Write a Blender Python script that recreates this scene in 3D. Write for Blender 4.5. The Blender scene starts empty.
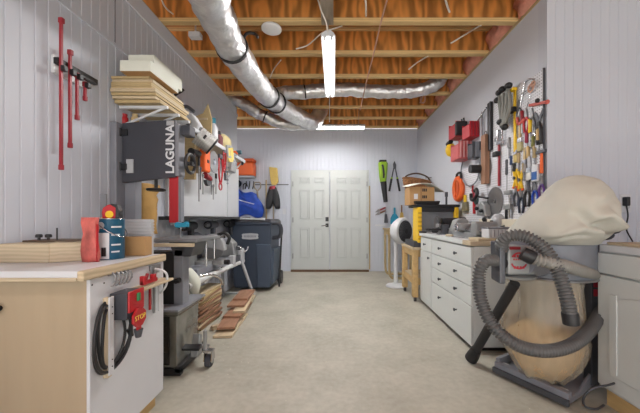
import bpy, bmesh, math, random
from mathutils import Vector, Matrix, Euler, noise
R = random.Random(7)
S = bpy.context.scene
C = S.collection
V = Vector
# ------------------------------------------------------------------ camera, world, lights, exposure
F, PX, PY, CH = 290.0, 334.0, 218.0, 1.08          # focal length in px, principal point, camera height (m)
cd = bpy.data.cameras.new('camera'); cam = bpy.data.objects.new('camera', cd); C.objects.link(cam)
cam.location = (0, 0, CH); cam.rotation_euler = (math.pi/2, 0, 0)
cd.sensor_width = 36; cd.lens = F/640*36
cd.shift_x = (320-PX)/640; cd.shift_y = (PY-206.5)/640; cd.clip_start = .02
S.camera = cam
w = bpy.data.worlds.new('world'); S.world = w; w.use_nodes = True
w.node_tree.nodes['Background'].inputs[0].default_value = (.93, .95, 1, 1)
w.node_tree.nodes['Background'].inputs[1].default_value = 1.1
def area(name, loc, rot, sx, sy, e, col):
    l = bpy.data.lights.new(name, 'AREA'); l.shape = 'RECTANGLE'; l.size = sx; l.size_y = sy; l.energy = e; l.color = col
    o = bpy.data.objects.new(name, l); C.objects.link(o); o.location = loc; o.rotation_euler = rot; return o
area('added_fill_behind_camera', (.1, -2.9, 1.35), (math.radians(97), 0, 0), 4.2, 2.4, 24, (.96, .98, 1))  # fill lamp added at the unseen open end behind the camera
sl_ = bpy.data.lights.new('added_sun_for_floor_bounce', 'SUN'); sl_.energy = 21; sl_.angle = .01; sl_.color = (1, .97, .93)  # invented sun, its floor patch out of view bounces light to the ceiling
so_ = bpy.data.objects.new('added_sun_for_floor_bounce', sl_); C.objects.link(so_); so_.rotation_euler = (math.radians(36), 0, 0)
area('added_overhead_fill', (-.3, -.2, 2.62), (0, 0, 0), 1.2, .3, 13, (1, .98, .95))  # made-up lamp out of view, extra fill from overhead
area('shop_light_tubes_front', (-.05, 3.12, 2.63), (0, 0, 0), .12, 1.15, 36, (1, .98, .96))
area('shop_light_tubes_rear', (-.07, 5.05, 2.63), (0, 0, 0), 1.15, .12, 15, (1, .98, .96))
S.view_settings.view_transform = 'Standard'; S.view_settings.look = 'None'
S.view_settings.exposure = 0.45; S.view_settings.gamma = 1; S.view_settings.use_curve_mapping = False

# ------------------------------------------------------------------ materials
def lin(c):
    return tuple(((v/255)/12.92 if v/255 <= .04045 else ((v/255+.055)/1.055)**2.4) for v in c)
MATS = {}
def mat(key, col, rough=.55, metal=0., var=.08, scale=6., bump=.0, alpha=1., emit=0., stretch=None, coat=0., wood=None, trans=0.):
    if key in MATS: return MATS[key]
    m = bpy.data.materials.new(key); m.use_nodes = True; nt = m.node_tree; b = nt.nodes['Principled BSDF']
    L = nt.links.new
    c = lin(col)
    b.inputs['Roughness'].default_value = rough; b.inputs['Metallic'].default_value = metal
    b.inputs['Alpha'].default_value = alpha
    b.inputs['Coat Weight'].default_value = coat
    b.inputs['Transmission Weight'].default_value = trans
    tc = nt.nodes.new('ShaderNodeTexCoord'); mp = nt.nodes.new('ShaderNodeMapping'); L(tc.outputs['Object'], mp.inputs['Vector'])
    if stretch: mp.inputs['Scale'].default_value = stretch
    n = nt.nodes.new('ShaderNodeTexNoise'); n.inputs['Scale'].default_value = scale; n.inputs['Detail'].default_value = 6
    L(mp.outputs['Vector'], n.inputs['Vector'])
    r = nt.nodes.new('ShaderNodeValToRGB')
    r.color_ramp.elements[0].position = .3; r.color_ramp.elements[1].position = .7
    r.color_ramp.elements[0].color = (*[max(0, x*(1-var)) for x in c], 1)
    r.color_ramp.elements[1].color = (*[min(1, x*(1+var)) for x in c], 1)
    fac = n.outputs['Fac']
    if wood:
        wv = nt.nodes.new('ShaderNodeTexWave'); wv.inputs['Scale'].default_value = wood[0]; wv.inputs['Distortion'].default_value = wood[1]
        wv.inputs['Detail'].default_value = 3; wv.inputs['Detail Scale'].default_value = 1.2
        wv.bands_direction = wood[2] if len(wood) > 2 else 'Z'
        L(mp.outputs['Vector'], wv.inputs['Vector'])
        mx = nt.nodes.new('ShaderNodeMix'); mx.inputs[0].default_value = .5
        L(n.outputs['Fac'], mx.inputs[2]); L(wv.outputs['Fac'], mx.inputs[3]); fac = mx.outputs[0]
        r.color_ramp.elements[0].position = .25; r.color_ramp.elements[1].position = .75
    L(fac, r.inputs['Fac']); L(r.outputs['Color'], b.inputs['Base Color'])
    if bump:
        bp = nt.nodes.new('ShaderNodeBump'); bp.inputs['Strength'].default_value = bump; bp.inputs['Distance'].default_value = .02
        L(fac, bp.inputs['Height']); L(bp.outputs['Normal'], b.inputs['Normal'])
    if emit:
        b.inputs['Emission Color'].default_value = (*c, 1); b.inputs['Emission Strength'].default_value = emit
    MATS[key] = m; return m
WALL = mat('wall paint', (203, 206, 214), .6, var=.015, scale=2)
BEAD = mat('beadboard paint', (196, 200, 210), .5, var=.02, scale=2)
WHITE = mat('white laminate', (206, 208, 212), .35, var=.02)
CABW = mat('cabinet white paint', (206, 210, 209), .35, var=.02)
OFFW = mat('off white foam', (220, 222, 210), .7, var=.03)
DOORP = mat('door paint', (190, 194, 192), .45, var=.01)
BEIGE = mat('beige mdf', (172, 154, 128), .6, var=.06, scale=3, stretch=(3, 3, .4))
PINE = mat('pine', (194, 178, 150), .6, var=.10, scale=5, stretch=(1, 6, 6), wood=(3, 4))
PINEY = mat('pine along depth', (194, 176, 146), .6, var=.12, scale=5, stretch=(6, 1, 6), wood=(3, 4))
PLY = mat('plywood edge', (190, 174, 148), .65, var=.2, scale=8, stretch=(1, 1, 12))
TANW = mat('tan lumber', (182, 160, 118), .65, var=.15, scale=4, stretch=(6, 1, 6), wood=(4, 3))
FLANGE = mat('joist flange', (214, 182, 128), .7, var=.15, scale=4, stretch=(1, 6, 6), wood=(3, 3))
WEB = mat('joist plywood web', (190, 126, 62), .6, var=.40, scale=2.2, stretch=(3.4, 1, 1.0), wood=(.8, 16, 'X'))
SUBF = mat('subfloor plywood', (168, 98, 38), .7, var=.3, scale=4, wood=(2, 6))
REDW = mat('reddish scrap wood', (150, 112, 88), .7, var=.2, scale=5, stretch=(6, 1, 6))
ORW = mat('orange wood base', (200, 168, 116), .6, var=.12, scale=5, stretch=(6, 1, 6))
GREYW = mat('weathered lumber', (150, 138, 122), .7, var=.2, scale=5, stretch=(6, 1, 6))
BLACK = mat('black plastic', (30, 30, 33), .45, var=.1)
CHAR = mat('charcoal powdercoat', (58, 60, 68), .45, var=.06)
GREYM = mat('grey painted metal', (128, 130, 138), .45, .0, var=.06)
LGREY = mat('light grey painted metal', (176, 178, 182), .4, 0, var=.06)
STEEL = mat('bare steel', (150, 150, 152), .35, .8, var=.12)
CAST = mat('cast aluminium', (158, 160, 160), .45, .55, var=.12)
CHROME = mat('chrome', (200, 200, 204), .15, 1., var=.03)
DGREYM = mat('dark grey metal', (84, 86, 92), .4, .4, var=.08)
RED = mat('red enamel', (176, 30, 38), .4, var=.08)
DRED = mat('dark red enamel', (146, 34, 46), .4, var=.1)
CORAL = mat('coral paint', (190, 88, 78), .5, var=.08)
PINKR = mat('red pink plastic', (192, 96, 88), .55, var=.45, scale=22, stretch=(1, 1, .5))
ORANGE = mat('orange plastic', (226, 98, 38), .45, var=.05)
YELLOW = mat('yellow plastic', (232, 190, 34), .45, var=.05)
LIME = mat('lime plastic', (150, 190, 40), .45, var=.05)
BLUE = mat('blue nylon', (36, 76, 176), .5, var=.18, scale=8, bump=.3)
TEAL = mat('teal label', (24, 86, 116), .4, var=.06)
CYAN = mat('cyan plastic', (38, 140, 172), .45, var=.05)
PURPLE = mat('purple grip', (90, 50, 130), .5)
NAVY = mat('navy bin plastic', (56, 66, 82), .5, var=.06)
NAVYL = mat('navy bin panel', (68, 80, 97), .5, var=.06)
CARD = mat('cardboard', (176, 138, 92), .75, var=.05)
PAPER = mat('brown paper', (176, 138, 78), .75, var=.2, scale=7, bump=.5)
WICK = mat('wicker', (142, 96, 58), .7, var=.4, scale=30, bump=.6)
CANVAS = mat('canvas', (188, 186, 176), .85, var=.06, scale=5, bump=.25)
SAWD = mat('sawdust', (206, 168, 112), .95, var=.12, scale=14, bump=.4)
PINK = mat('pink insulation', (214, 148, 128), .95, var=.15, scale=14, bump=.8)
TUBE = mat('fluorescent tube', (255, 252, 246), .5, emit=7.)
DISC = mat('white plastic disc', (226, 226, 226), .5, var=.01)
STRAW = mat('broom straw', (206, 176, 100), .9, var=.2, scale=20, stretch=(8, 8, 1))
HOSE = mat('grey flex hose', (88, 88, 88), .5, var=.1)
HOSEL = mat('light wire flex hose', (134, 133, 128), .45, var=.12)
FOIL = mat('foil duct jacket', (222, 222, 224), .33, .85, var=.10, scale=18, bump=.9)
GLOSS = mat('glossy grey base', (112, 112, 106), .18, .3, var=.45, scale=4, coat=.4, stretch=(2, 2, 1.4))  # strong tone variation puts reflection streaks into the colour
COP = mat('copper pink wire', (192, 150, 130), .6)
ROMEX = mat('white cable', (220, 214, 204), .5)
BAGP = mat('clear plastic bag', (208, 196, 174), .22, alpha=.42, var=.08, scale=5, stretch=(4, 4, 1), bump=.5)
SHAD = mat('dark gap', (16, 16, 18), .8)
YLET = mat('yellow lettering', (232, 206, 84), .5)
WLET = mat('pale lettering', (212, 214, 218), .5)
RLET = mat('red lettering', (186, 42, 58), .5)
REDGR = mat('red bin plastic', (188, 40, 52), .4, var=.1)

def floor_mat():
    m = bpy.data.materials.new('concrete floor'); m.use_nodes = True; nt = m.node_tree; b = nt.nodes['Principled BSDF']; L = nt.links.new
    tc = nt.nodes.new('ShaderNodeTexCoord')
    n1 = nt.nodes.new('ShaderNodeTexNoise'); n1.inputs['Scale'].default_value = 2.2; n1.inputs['Detail'].default_value = 8; n1.inputs['Roughness'].default_value = .65
    n2 = nt.nodes.new('ShaderNodeTexNoise'); n2.inputs['Scale'].default_value = 26; n2.inputs['Detail'].default_value = 4
    L(tc.outputs['Object'], n1.inputs['Vector']); L(tc.outputs['Object'], n2.inputs['Vector'])
    r = nt.nodes.new('ShaderNodeValToRGB'); e = r.color_ramp.elements
    e[0].position = .3; e[0].color = (*lin((148, 145, 132)), 1); e[1].position = .72; e[1].color = (*lin((188, 184, 171)), 1)
    mx = nt.nodes.new('ShaderNodeMix'); mx.inputs[0].default_value = .3
    L(n1.outputs['Fac'], mx.inputs[2]); L(n2.outputs['Fac'], mx.inputs[3]); L(mx.outputs[0], r.inputs['Fac'])
    # pale crumbs of sawdust
    vo = nt.nodes.new('ShaderNodeTexVoronoi'); vo.inputs['Scale'].default_value = 16; L(tc.outputs['Object'], vo.inputs['Vector'])
    lt = nt.nodes.new('ShaderNodeMath'); lt.operation = 'LESS_THAN'; lt.inputs[1].default_value = .07; L(vo.outputs['Distance'], lt.inputs[0])
    n3 = nt.nodes.new('ShaderNodeTexNoise'); n3.inputs['Scale'].default_value = 3; L(tc.outputs['Object'], n3.inputs['Vector'])
    gt = nt.nodes.new('ShaderNodeMath'); gt.operation = 'GREATER_THAN'; gt.inputs[1].default_value = .56; L(n3.outputs['Fac'], gt.inputs[0])
    mu = nt.nodes.new('ShaderNodeMath'); mu.operation = 'MULTIPLY'; L(lt.outputs[0], mu.inputs[0]); L(gt.outputs[0], mu.inputs[1])
    mc = nt.nodes.new('ShaderNodeMix'); mc.data_type = 'RGBA'; L(mu.outputs[0], mc.inputs[0]); L(r.outputs['Color'], mc.inputs[6]); mc.inputs[7].default_value = (*lin((206, 198, 178)), 1)
    L(mc.outputs[2], b.inputs['Base Color']); b.inputs['Roughness'].default_value = .55
    bp = nt.nodes.new('ShaderNodeBump'); bp.inputs['Strength'].default_value = .12; L(n2.outputs['Fac'], bp.inputs['Height']); L(bp.outputs['Normal'], b.inputs['Normal'])
    return m
def peg_mat():
    m = bpy.data.materials.new('pegboard'); m.use_nodes = True; nt = m.node_tree; b = nt.nodes['Principled BSDF']; L = nt.links.new
    tc = nt.nodes.new('ShaderNodeTexCoord'); mp = nt.nodes.new('ShaderNodeMapping'); mp.inputs['Scale'].default_value = (40, 40, 40)
    L(tc.outputs['Object'], mp.inputs['Vector'])
    fr = nt.nodes.new('ShaderNodeVectorMath'); fr.operation = 'FRACTION'; L(mp.outputs['Vector'], fr.inputs[0])
    sp = nt.nodes.new('ShaderNodeSeparateXYZ'); L(fr.outputs[0], sp.inputs[0])
    def sq(o):
        a = nt.nodes.new('ShaderNodeMath'); a.operation = 'SUBTRACT'; a.inputs[1].default_value = .5; L(o, a.inputs[0])
        p = nt.nodes.new('ShaderNodeMath'); p.operation = 'MULTIPLY'; L(a.outputs[0], p.inputs[0]); L(a.outputs[0], p.inputs[1]); return p.outputs[0]
    ad = nt.nodes.new('ShaderNodeMath'); L(sq(sp.outputs[0]), ad.inputs[0]); L(sq(sp.outputs[1]), ad.inputs[1])
    lt = nt.nodes.new('ShaderNodeMath'); lt.operation = 'LESS_THAN'; lt.inputs[1].default_value = .035; L(ad.outputs[0], lt.inputs[0])
    mc = nt.nodes.new('ShaderNodeMix'); mc.data_type = 'RGBA'; L(lt.outputs[0], mc.inputs[0])
    mc.inputs[6].default_value = (*lin((216, 217, 222)), 1); mc.inputs[7].default_value = (*lin((130, 130, 134)), 1)
    L(mc.outputs[2], b.inputs['Base Color']); b.inputs['Roughness'].default_value = .5
    return m
FLOORM = floor_mat(); PEG = peg_mat()

# ------------------------------------------------------------------ mesh builder
def P(px, py, Y): return V(((px-PX)/F*Y, Y, CH+(PY-py)/F*Y))
def spline(pts, n=10):
    pts = [V(p) for p in pts]; out = []
    q = [pts[0]*2-pts[1]] + pts + [pts[-1]*2-pts[-2]]
    for i in range(1, len(q)-2):
        a, b, c, d = q[i-1:i+3]
        for k in range(n):
            t = k/n
            out.append(.5*((2*b)+(c-a)*t+(2*a-5*b+4*c-d)*t*t+(3*b-a-3*c+d)*t**3))
    out.append(pts[-1]); return out
class MB:
    def __init__(s): s.bm = bmesh.new()
    def box(s, a, b, M=None):
        a, b = V(a), V(b); v = []
        for z in (a.z, b.z):
            for x, y in ((a.x, a.y), (b.x, a.y), (b.x, b.y), (a.x, b.y)):
                p = V((x, y, z)); v.append(s.bm.verts.new(M @ p if M else p))
        for f in ((3, 2, 1, 0), (4, 5, 6, 7), (0, 1, 5, 4), (1, 2, 6, 5), (2, 3, 7, 6), (3, 0, 4, 7)):
            s.bm.faces.new([v[i] for i in f])
        return s
    def cbox(s, c, d, rot=(0, 0, 0)):
        M = Matrix.Translation(V(c)) @ Euler(rot).to_matrix().to_4x4(); d = V(d)/2
        return s.box(-d, d, M)
    def loft(s, rings, cap=True, close=True):
        vs = [[s.bm.verts.new(p) for p in r] for r in rings]; n = len(vs[0])
        for a, b in zip(vs, vs[1:]):
            for i in range(n if close else n-1):
                j = (i+1) % n; s.bm.faces.new((a[i], a[j], b[j], b[i]))
        if cap:
            s.bm.faces.new(vs[0][::-1]); s.bm.faces.new(vs[-1])
        return s
    def tube(s, path, r, n=10, cap=True):
        path = [V(p) for p in path]; rings = []; up = None
        for i, p in enumerate(path):
            t = (path[min(i+1, len(path)-1)]-path[max(i-1, 0)]).normalized()
            if up is None:
                up = t.orthogonal().normalized()
            up = (up - t*up.dot(t)).normalized(); sd = t.cross(up)
            rr = r[i] if isinstance(r, (list, tuple)) else r
            rings.append([p+(up*math.cos(2*math.pi*k/n)+sd*math.sin(2*math.pi*k/n))*rr for k in range(n)])
        return s.loft(rings, cap)
    def cyl(s, a, b, r, r2=None, n=20): return s.tube([a, b], [r, r if r2 is None else r2], n)
    def lathe(s, prof, c=(0, 0, 0), n=28, M=None):     # prof = [(radius, height)]
        c = V(c); rings = []
        for r, h in prof:
            ring = [V((max(r, 1e-4)*math.cos(2*math.pi*k/n), max(r, 1e-4)*math.sin(2*math.pi*k/n), h)) for k in range(n)]
            rings.append([(M @ p if M else p)+c for p in ring])
        return s.loft(rings)
    def prism(s, poly, h0, h1, axes='xyz', M=None):    # poly in first two axes, extruded along the third
        o = {'xyz': lambda u, v, h: V((u, v, h)), 'xzy': lambda u, v, h: V((u, h, v)), 'yzx': lambda u, v, h: V((h, u, v))}[axes]
        a = [s.bm.verts.new((M @ o(u, v, h0)) if M else o(u, v, h0)) for u, v in poly]
        b = [s.bm.verts.new((M @ o(u, v, h1)) if M else o(u, v, h1)) for u, v in poly]
        n = len(a); s.bm.faces.new(a[::-1]); s.bm.faces.new(b)
        for i in range(n): s.bm.faces.new((a[i], a[(i+1) % n], b[(i+1) % n], b[i]))
        return s
    def ball(s, c, r, sc=(1, 1, 1), n=14):
        M = Matrix.Translation(V(c)) @ Matrix.Diagonal((sc[0], sc[1], sc[2], 1))
        bmesh.ops.create_uvsphere(s.bm, u_segments=n, v_segments=max(6, n//2+1), radius=r, matrix=M); return s
    def torus(s, c, R_, r, ax='z', n=28, m=8, sc=(1, 1)):
        c = V(c); pts = []
        for k in range(n):
            a = 2*math.pi*k/n; u, v = R_*math.cos(a)*sc[0], R_*math.sin(a)*sc[1]
            pts.append(c+{'z': V((u, v, 0)), 'y': V((u, 0, v)), 'x': V((0, u, v))}[ax])
        vs = []
        for k, p in enumerate(pts):
            t = (pts[(k+1) % n]-pts[k-1]).normalized(); nn = (p-c).normalized(); nn = (nn-t*nn.dot(t)).normalized(); bb = t.cross(nn)
            vs.append([s.bm.verts.new(p+(nn*math.cos(2*math.pi*j/m)+bb*math.sin(2*math.pi*j/m))*r) for j in range(m)])
        for k in range(n):
            for j in range(m):
                s.bm.faces.new((vs[k][j], vs[k][(j+1) % m], vs[(k+1) % n][(j+1) % m], vs[(k+1) % n][j]))
        return s
def chain(o):
    M = Matrix.Identity(4)
    while o is not None: M = o.matrix_basis @ M; o = o.parent
    return M
def link(name, mb, m, parent=None, world=False, bevel=0., smooth=False, sub=0, loc=None):
    me = bpy.data.meshes.new(name)
    bmesh.ops.recalc_face_normals(mb.bm, faces=mb.bm.faces)
    if parent is not None and world: mb.bm.transform(chain(parent).inverted())
    if loc is not None: mb.bm.transform(Matrix.Translation(-V(loc)))
    mb.bm.to_mesh(me); mb.bm.free()
    me.materials.append(m)
    o = bpy.data.objects.new(name, me); C.objects.link(o)
    if loc is not None: o.location = loc
    if parent is not None: o.parent = parent
    if smooth:
        for p in me.polygons: p.use_smooth = True
        if smooth == 'auto':
            me.set_sharp_from_angle(angle=math.radians(40))
    if bevel:
        bv = o.modifiers.new('bevel', 'BEVEL'); bv.width = bevel; bv.segments = 2; bv.limit_method = 'ANGLE'
    if sub:
        ss = o.modifiers.new('sub', 'SUBSURF'); ss.levels = sub; ss.render_levels = sub
    return o
def part(name, mb, m, parent, world=True, **k): return link(name, mb, m, parent, world, **k)
def tag(o, label, cat, group=None, kind=None):
    o['label'] = label; o['category'] = cat
    if group: o['group'] = group
    if kind: o['kind'] = kind
    return o
def thing(name, label, cat, loc=(0, 0, 0), rotz=0, group=None, M=None):
    o = bpy.data.objects.new(name, None); o.empty_display_size = .05; C.objects.link(o)
    if M is not None: o.matrix_basis = M
    else: o.location = loc; o.rotation_euler = (0, 0, rotz)
    return tag(o, label, cat, group)
def solo(name, mb, m, label, cat, group=None, loc=None, **k):
    if loc is None:
        xs = [v.co for v in mb.bm.verts]
        loc = ((min(p.x for p in xs)+max(p.x for p in xs))/2, (min(p.y for p in xs)+max(p.y for p in xs))/2, min(p.z for p in xs))
    return tag(link(name, mb, m, loc=loc, **k), label, cat, group)
def struct(name, mb, m, parent=None, **k):
    o = link(name, mb, m, parent, parent is not None, **k)
    if parent is None: o['kind'] = 'structure'
    return o
def dup(root, M, label=None):
    r = root.copy(); C.objects.link(r); r.matrix_basis = M
    if label: r['label'] = label
    for ch in list(root.children):
        c = ch.copy(); C.objects.link(c); c.parent = r
        for g in list(ch.children):
            d = g.copy(); C.objects.link(d); d.parent = c
    return r
def frame(o, u, v): # wall frame: local x = along the wall (to the image right), y = up, z = out of the wall
    u, v = V(u), V(v); wv = u.cross(v)
    return Matrix(((u.x, v.x, wv.x, o[0]), (u.y, v.y, wv.y, o[1]), (u.z, v.z, wv.z, o[2]), (0, 0, 0, 1)))
LW, RW, BY = -1.588, 1.69, 5.88
def on_right(px, py, off=0.):
    Y = (RW-off)*F/(px-PX); return V((RW-off, Y, CH+(PY-py)/F*Y))
def on_left(px, py, off=0.):
    Y = (LW+off)*F/(px-PX); return V((LW+off, Y, CH+(PY-py)/F*Y))
def FR(px, py, off=0.): return frame(on_right(px, py, off), (0, -1, 0), (0, 0, 1))
def FL(px, py, off=0.): return frame(on_left(px, py, off), (0, 1, 0), (0, 0, 1))
def FB(px, py, off=0.): return frame(P(px, py, BY-off), (1, 0, 0), (0, 0, 1))
def text(s, m, parent, M, size, name='lettering', ext=.0008, sx=1., bold=0.):
    cu = bpy.data.curves.new('t', 'FONT'); cu.body = s; cu.size = size; cu.extrude = ext; cu.offset = bold; cu.align_x = 'CENTER'; cu.align_y = 'CENTER'
    t = bpy.data.objects.new('t', cu); C.objects.link(t)
    dg = bpy.context.evaluated_depsgraph_get(); me = bpy.data.meshes.new_from_object(t.evaluated_get(dg))
    bpy.data.objects.remove(t)
    me.transform(M @ Matrix.Diagonal((sx, 1, 1, 1))); me.materials.clear(); me.materials.append(m); me.name = name
    o = bpy.data.objects.new(name, me); C.objects.link(o); o.parent = parent
    if parent is not None: me.transform(chain(parent).inverted())
    return o

# ------------------------------------------------------------------ structure
RB = 2.30          # where the right wall turns outward
struct('floor', MB().box((-3.2, -6.5, -.1), (3.2, 6.1, 0)), FLOORM)  # unseen stretch past the open end added to bounce sun upward
struct('ceiling', MB().box((-3.2, -3.2, 3.19), (3.2, 6.1, 3.23)), SUBF)
def grooved(a, b, z0, z1, pitch=.071, gw=.009, gd=.0045, thick=.08, inward=None):
    """wall from a to b (2-D), V-grooves on the side `inward` points to"""
    a, b = V((*a, 0)), V((*b, 0)); d = (b-a); L_ = d.length; d.normalize(); n = V((*inward, 0)); pr = []
    s_ = 0.
    while s_ < L_-pitch:
        pr += [(s_, 0), (s_+pitch-gw, 0), (s_+pitch-gw/2, -gd)]; s_ += pitch
    pr += [(s_, 0), (L_, 0), (L_, -thick), (0, -thick)]
    mb = MB()
    mb.loft([[a+d*u+n*h+V((0, 0, z)) for u, h in pr] for z in (z0, z1)])
    return mb
struct('wall_left', grooved((LW, -3.0), (LW, 4.75), 0, 2.755, thick=.12, inward=(1, 0)), BEAD)
struct('wall_left_upper', MB().box((LW-.12, -3.0, 2.755), (LW-.004, 4.75, 2.885)), WALL)
struct('trim_1', MB().box((LW-.02, -3.0, 2.735), (LW+.012, 4.75, 2.775)), WALL)
struct('trim_2', MB().box((LW-.01, -1.5, 2.325), (LW+.010, 2.27, 2.345)), BEAD)
struct('trim_3', MB().box((LW-.01, 2.095, 2.345), (LW+.004, 2.105, 2.735)), GREYM)
struct('wall_left_rear', MB().box((-2.75, 4.75, 0), (-2.65, BY+.1, 2.885)), WALL)
struct('wall_back', grooved((-2.75, BY), (RW, BY), 0, 2.89, pitch=.078, thick=.1, inward=(0, -1)), BEAD)
struct('wall_right', MB().box((RW, RB+.1, 0), (RW+.1, BY+.1, 2.88)), WALL)
struct('wall_right_return', grooved((RW, RB), (2.95, RB), 0, 2.88, pitch=.0715, thick=.1, inward=(0, -1)), BEAD)
struct('wall_right_front', MB().box((2.85, -3.0, 0), (2.95, RB, 2.88)), BEAD)
struct('trim_4', MB().box((RW-.006, RB, 2.862), (RW+.1, BY, 2.888)), TANW)
struct('trim_5', MB().box((LW-.12, -3.0, 2.885), (LW-.03, 4.75, 2.925)), TANW)
# seams of the panelling on the back wall
struct('trim_6', MB().box((-1.62, BY-.012, CH+(PY-185.2)/F*BY), (-.92, BY+.01, CH+(PY-184.2)/F*BY)), DGREYM)
struct('trim_7', MB().box((P(370.6, 0, BY).x, BY-.014, 0), (P(371.6, 0, BY).x, BY+.01, 2.89)), BEAD)

# joists: one wooden I-joist after another
JY = [1.134+.522*k for k in range(-2, 10)]
jt = None
ORD = ['ninth', 'eighth', 'seventh', 'sixth', 'fifth', 'fourth', 'third', 'second']
for i, y in enumerate(JY):
    k = len(JY)-1-i
    lab = 'wooden I-joist nearest the back wall, deep in the shade of the duct end' if k == 0 else \
          'wooden I-joist with orange plywood web, number %d counted from the back wall' % (k+1)
    if jt is None:
        jt = thing('ceiling_joist', lab, 'joist', (0, y, 2.89), group='wooden joists of the open ceiling')
        part('web', MB().box((-2.7, -.005, .036), (2.85, .005, .264)), WEB, jt, False)
        part('flange', MB().box((-2.7, -.03, 0), (2.85, .03, .038)), FLANGE, jt, False, bevel=.003)
        part('flange', MB().box((-2.7, -.03, .262), (2.85, .03, .30)), FLANGE, jt, False, bevel=.003)
    else:
        dup(jt, Matrix.Translation((0, y, 2.89)), lab)
# pink insulation tucked over the right wall between the joists
for i in range(3, 11):
    y0, y1 = JY[i]+.04, JY[i+1]-.04; mb = MB()
    n = 5
    rings = []
    for k in range(n+1):
        y = y0+(y1-y0)*k/n; c = V((RW+.06, y, 3.02)); rr = []
        for j in range(12):
            a = 2*math.pi*j/12; p = V((c.x-.0+.10*math.cos(a), y, 3.02+.132*math.sin(a)))
            p += V((1, 0, 1))*.05*noise.noise(p*9); rr.append(p)
        rings.append(rr)
    mb.loft(rings)
    solo('insulation_batt', mb, PINK, 'pink insulation over the right wall, joist bay %d counted from the back wall' % (len(JY)-1-i), 'insulation', 'pink insulation between joist ends', smooth=True)

# double door
d_ = struct('door_1', MB().box((P(293.2, 0, BY).x, BY-.055, .045), (P(329.4, 0, BY).x, BY-.012, P(0, 172.3, BY).z)), DOORP, bevel=.003)
d2 = struct('door_2', MB().box((P(330.2, 0, BY).x, BY-.055, .045), (P(366.6, 0, BY).x, BY-.012, P(0, 172.3, BY).z)), DOORP, bevel=.003)
for dd, xs in ((d_, ((299.5, 309.5), (314, 324))), (d2, ((336.5, 346.5), (350.5, 360.5)))):
    for xa, xb in xs:
        for ya, yb in ((177.5, 183.5), (190, 219.5), (228, 258)):
            a = P(xa, yb, BY-.055); b = P(xb, ya, BY-.055); t = .016
            mb = MB()
            for q in ((a.x, a.z, b.x, a.z+t), (a.x, b.z-t, b.x, b.z), (a.x, a.z+t, a.x+t, b.z-t), (b.x-t, a.z+t, b.x, b.z-t)):
                mb.box((q[0], BY-.069, q[1]), (q[2], BY-.054, q[3]))
            mb.box((a.x+.034, BY-.067, a.z+.034), (b.x-.034, BY-.054, b.z-.034))
            part('raised_panel', mb, DOORP, dd, bevel=.004)
c = P(327, 219.2, BY-.06)
part('deadbolt', MB().cbox(c, (.062, .03, .085)), BLACK, d_, bevel=.008)
c = P(327, 225.3, BY-.06)
part('lever_plate', MB().cbox(c, (.062, .03, .075)), BLACK, d_, bevel=.008)
part('lever_handle', MB().tube([c+V((0, -.01, 0)), c+V((0, -.05, 0)), c+V((-.11, -.05, -.01))], .009), CHROME, d_, smooth=True)
for dd, x in ((d_, 292.9), (d2, 367)):
    for y in (184, 220, 256):
        c = P(x, y, BY-.058); part('hinge', MB().cbox(c, (.02, .014, .1)), STEEL, dd)
a, b = P(291.2, 271, BY), P(368.6, 170.4, BY)
f = MB(); f.box((a.x, BY-.04, 0), (a.x+.04, BY+.01, b.z)).box((b.x-.035, BY-.04, 0), (b.x, BY+.01, b.z)).box((a.x, BY-.04, b.z-.04), (b.x, BY+.01, b.z))
struct('trim_8', f, DOORP, bevel=.003)
struct('trim_9', MB().box((a.x, BY-.07, 0), (b.x, BY, .042)), mat('sill brown', (98, 74, 52), .6))
struct('trim_10', MB().box((P(368.9, 0, BY).x, BY-.03, .04), (P(370, 0, BY).x, BY+.01, P(0, 186, BY).z)), TANW)
# switch plate by the door and outlet on the right wall
o = thing('light_switch', 'small white switch plate on the back wall left of the double door', 'switch', M=FB(284.5, 211.5))
part('plate', MB().box((-.035, -.057, 0), (.035, .057, .008)), WHITE, o, False, bevel=.003); part('toggle', MB().box((-.006, -.012, .006), (.006, .012, .018)), WHITE, o, False)
c = P(625, 203.5, RB)
o = thing('wall_outlet', 'white outlet plate with a black plug on the panelled wall right of the canvas bag', 'outlet', M=frame(c, (1, 0, 0), (0, 0, 1)))
part('plate', MB().box((-.044, -.072, 0), (.044, .072, .008)), WHITE, o, False, bevel=.003)
for dy in (-.026, .026): part('socket', MB().cyl((0.012, dy, .006), (0.012, dy, .011), .017), LGREY, o, False)
part('plug', MB().box((-.032, -.02, .008), (-.004, .05, .05)), BLACK, o, False, bevel=.006)
part('cord', MB().tube(spline([(-.018, -.02, .03), (-.012, -.1, .035), (-.02, -.2, .03), (.03, -.3, .03)]), .005), BLACK, o, False, smooth=True)

# ------------------------------------------------------------------ ducts, lamps and wires overhead
def duct(pts, r, n=14, amp=.05):
    path = spline(pts, n); N = len(path)
    mb = MB(); rr = [r*(1+amp*noise.noise(V((i*.55, r*9, 2.)))) for i in range(N)]
    mb.tube(path, rr, 20)
    for v in mb.bm.verts: v.co += V((noise.noise(v.co*11), noise.noise(v.co*11+V((5, 0, 0))), noise.noise(v.co*11+V((0, 7, 0)))))*.016
    return mb, path
main = thing('flex_duct', 'thick silver foil flex duct running from the near left to the back under the joists', 'duct', (-.8, 2.5, 2.35))
mb, path = duct([(-.95, .6, 2.54), P(196, -30, 1.55), P(209.5, 0, 1.9), P(221, 25, 2.16), P(233, 49, 2.45), P(248, 72, 2.86), P(266, 94, 3.42), P(286, 110, 4.05), P(303, 119, 4.52), P(313, 122.5, 4.74), V((-.26, 4.95, 2.84)), V((-.22, 5.05, 3.0)), V((-.2, 5.06, 3.17))], .122)
part('jacket', mb, FOIL, main, smooth=True)
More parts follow.
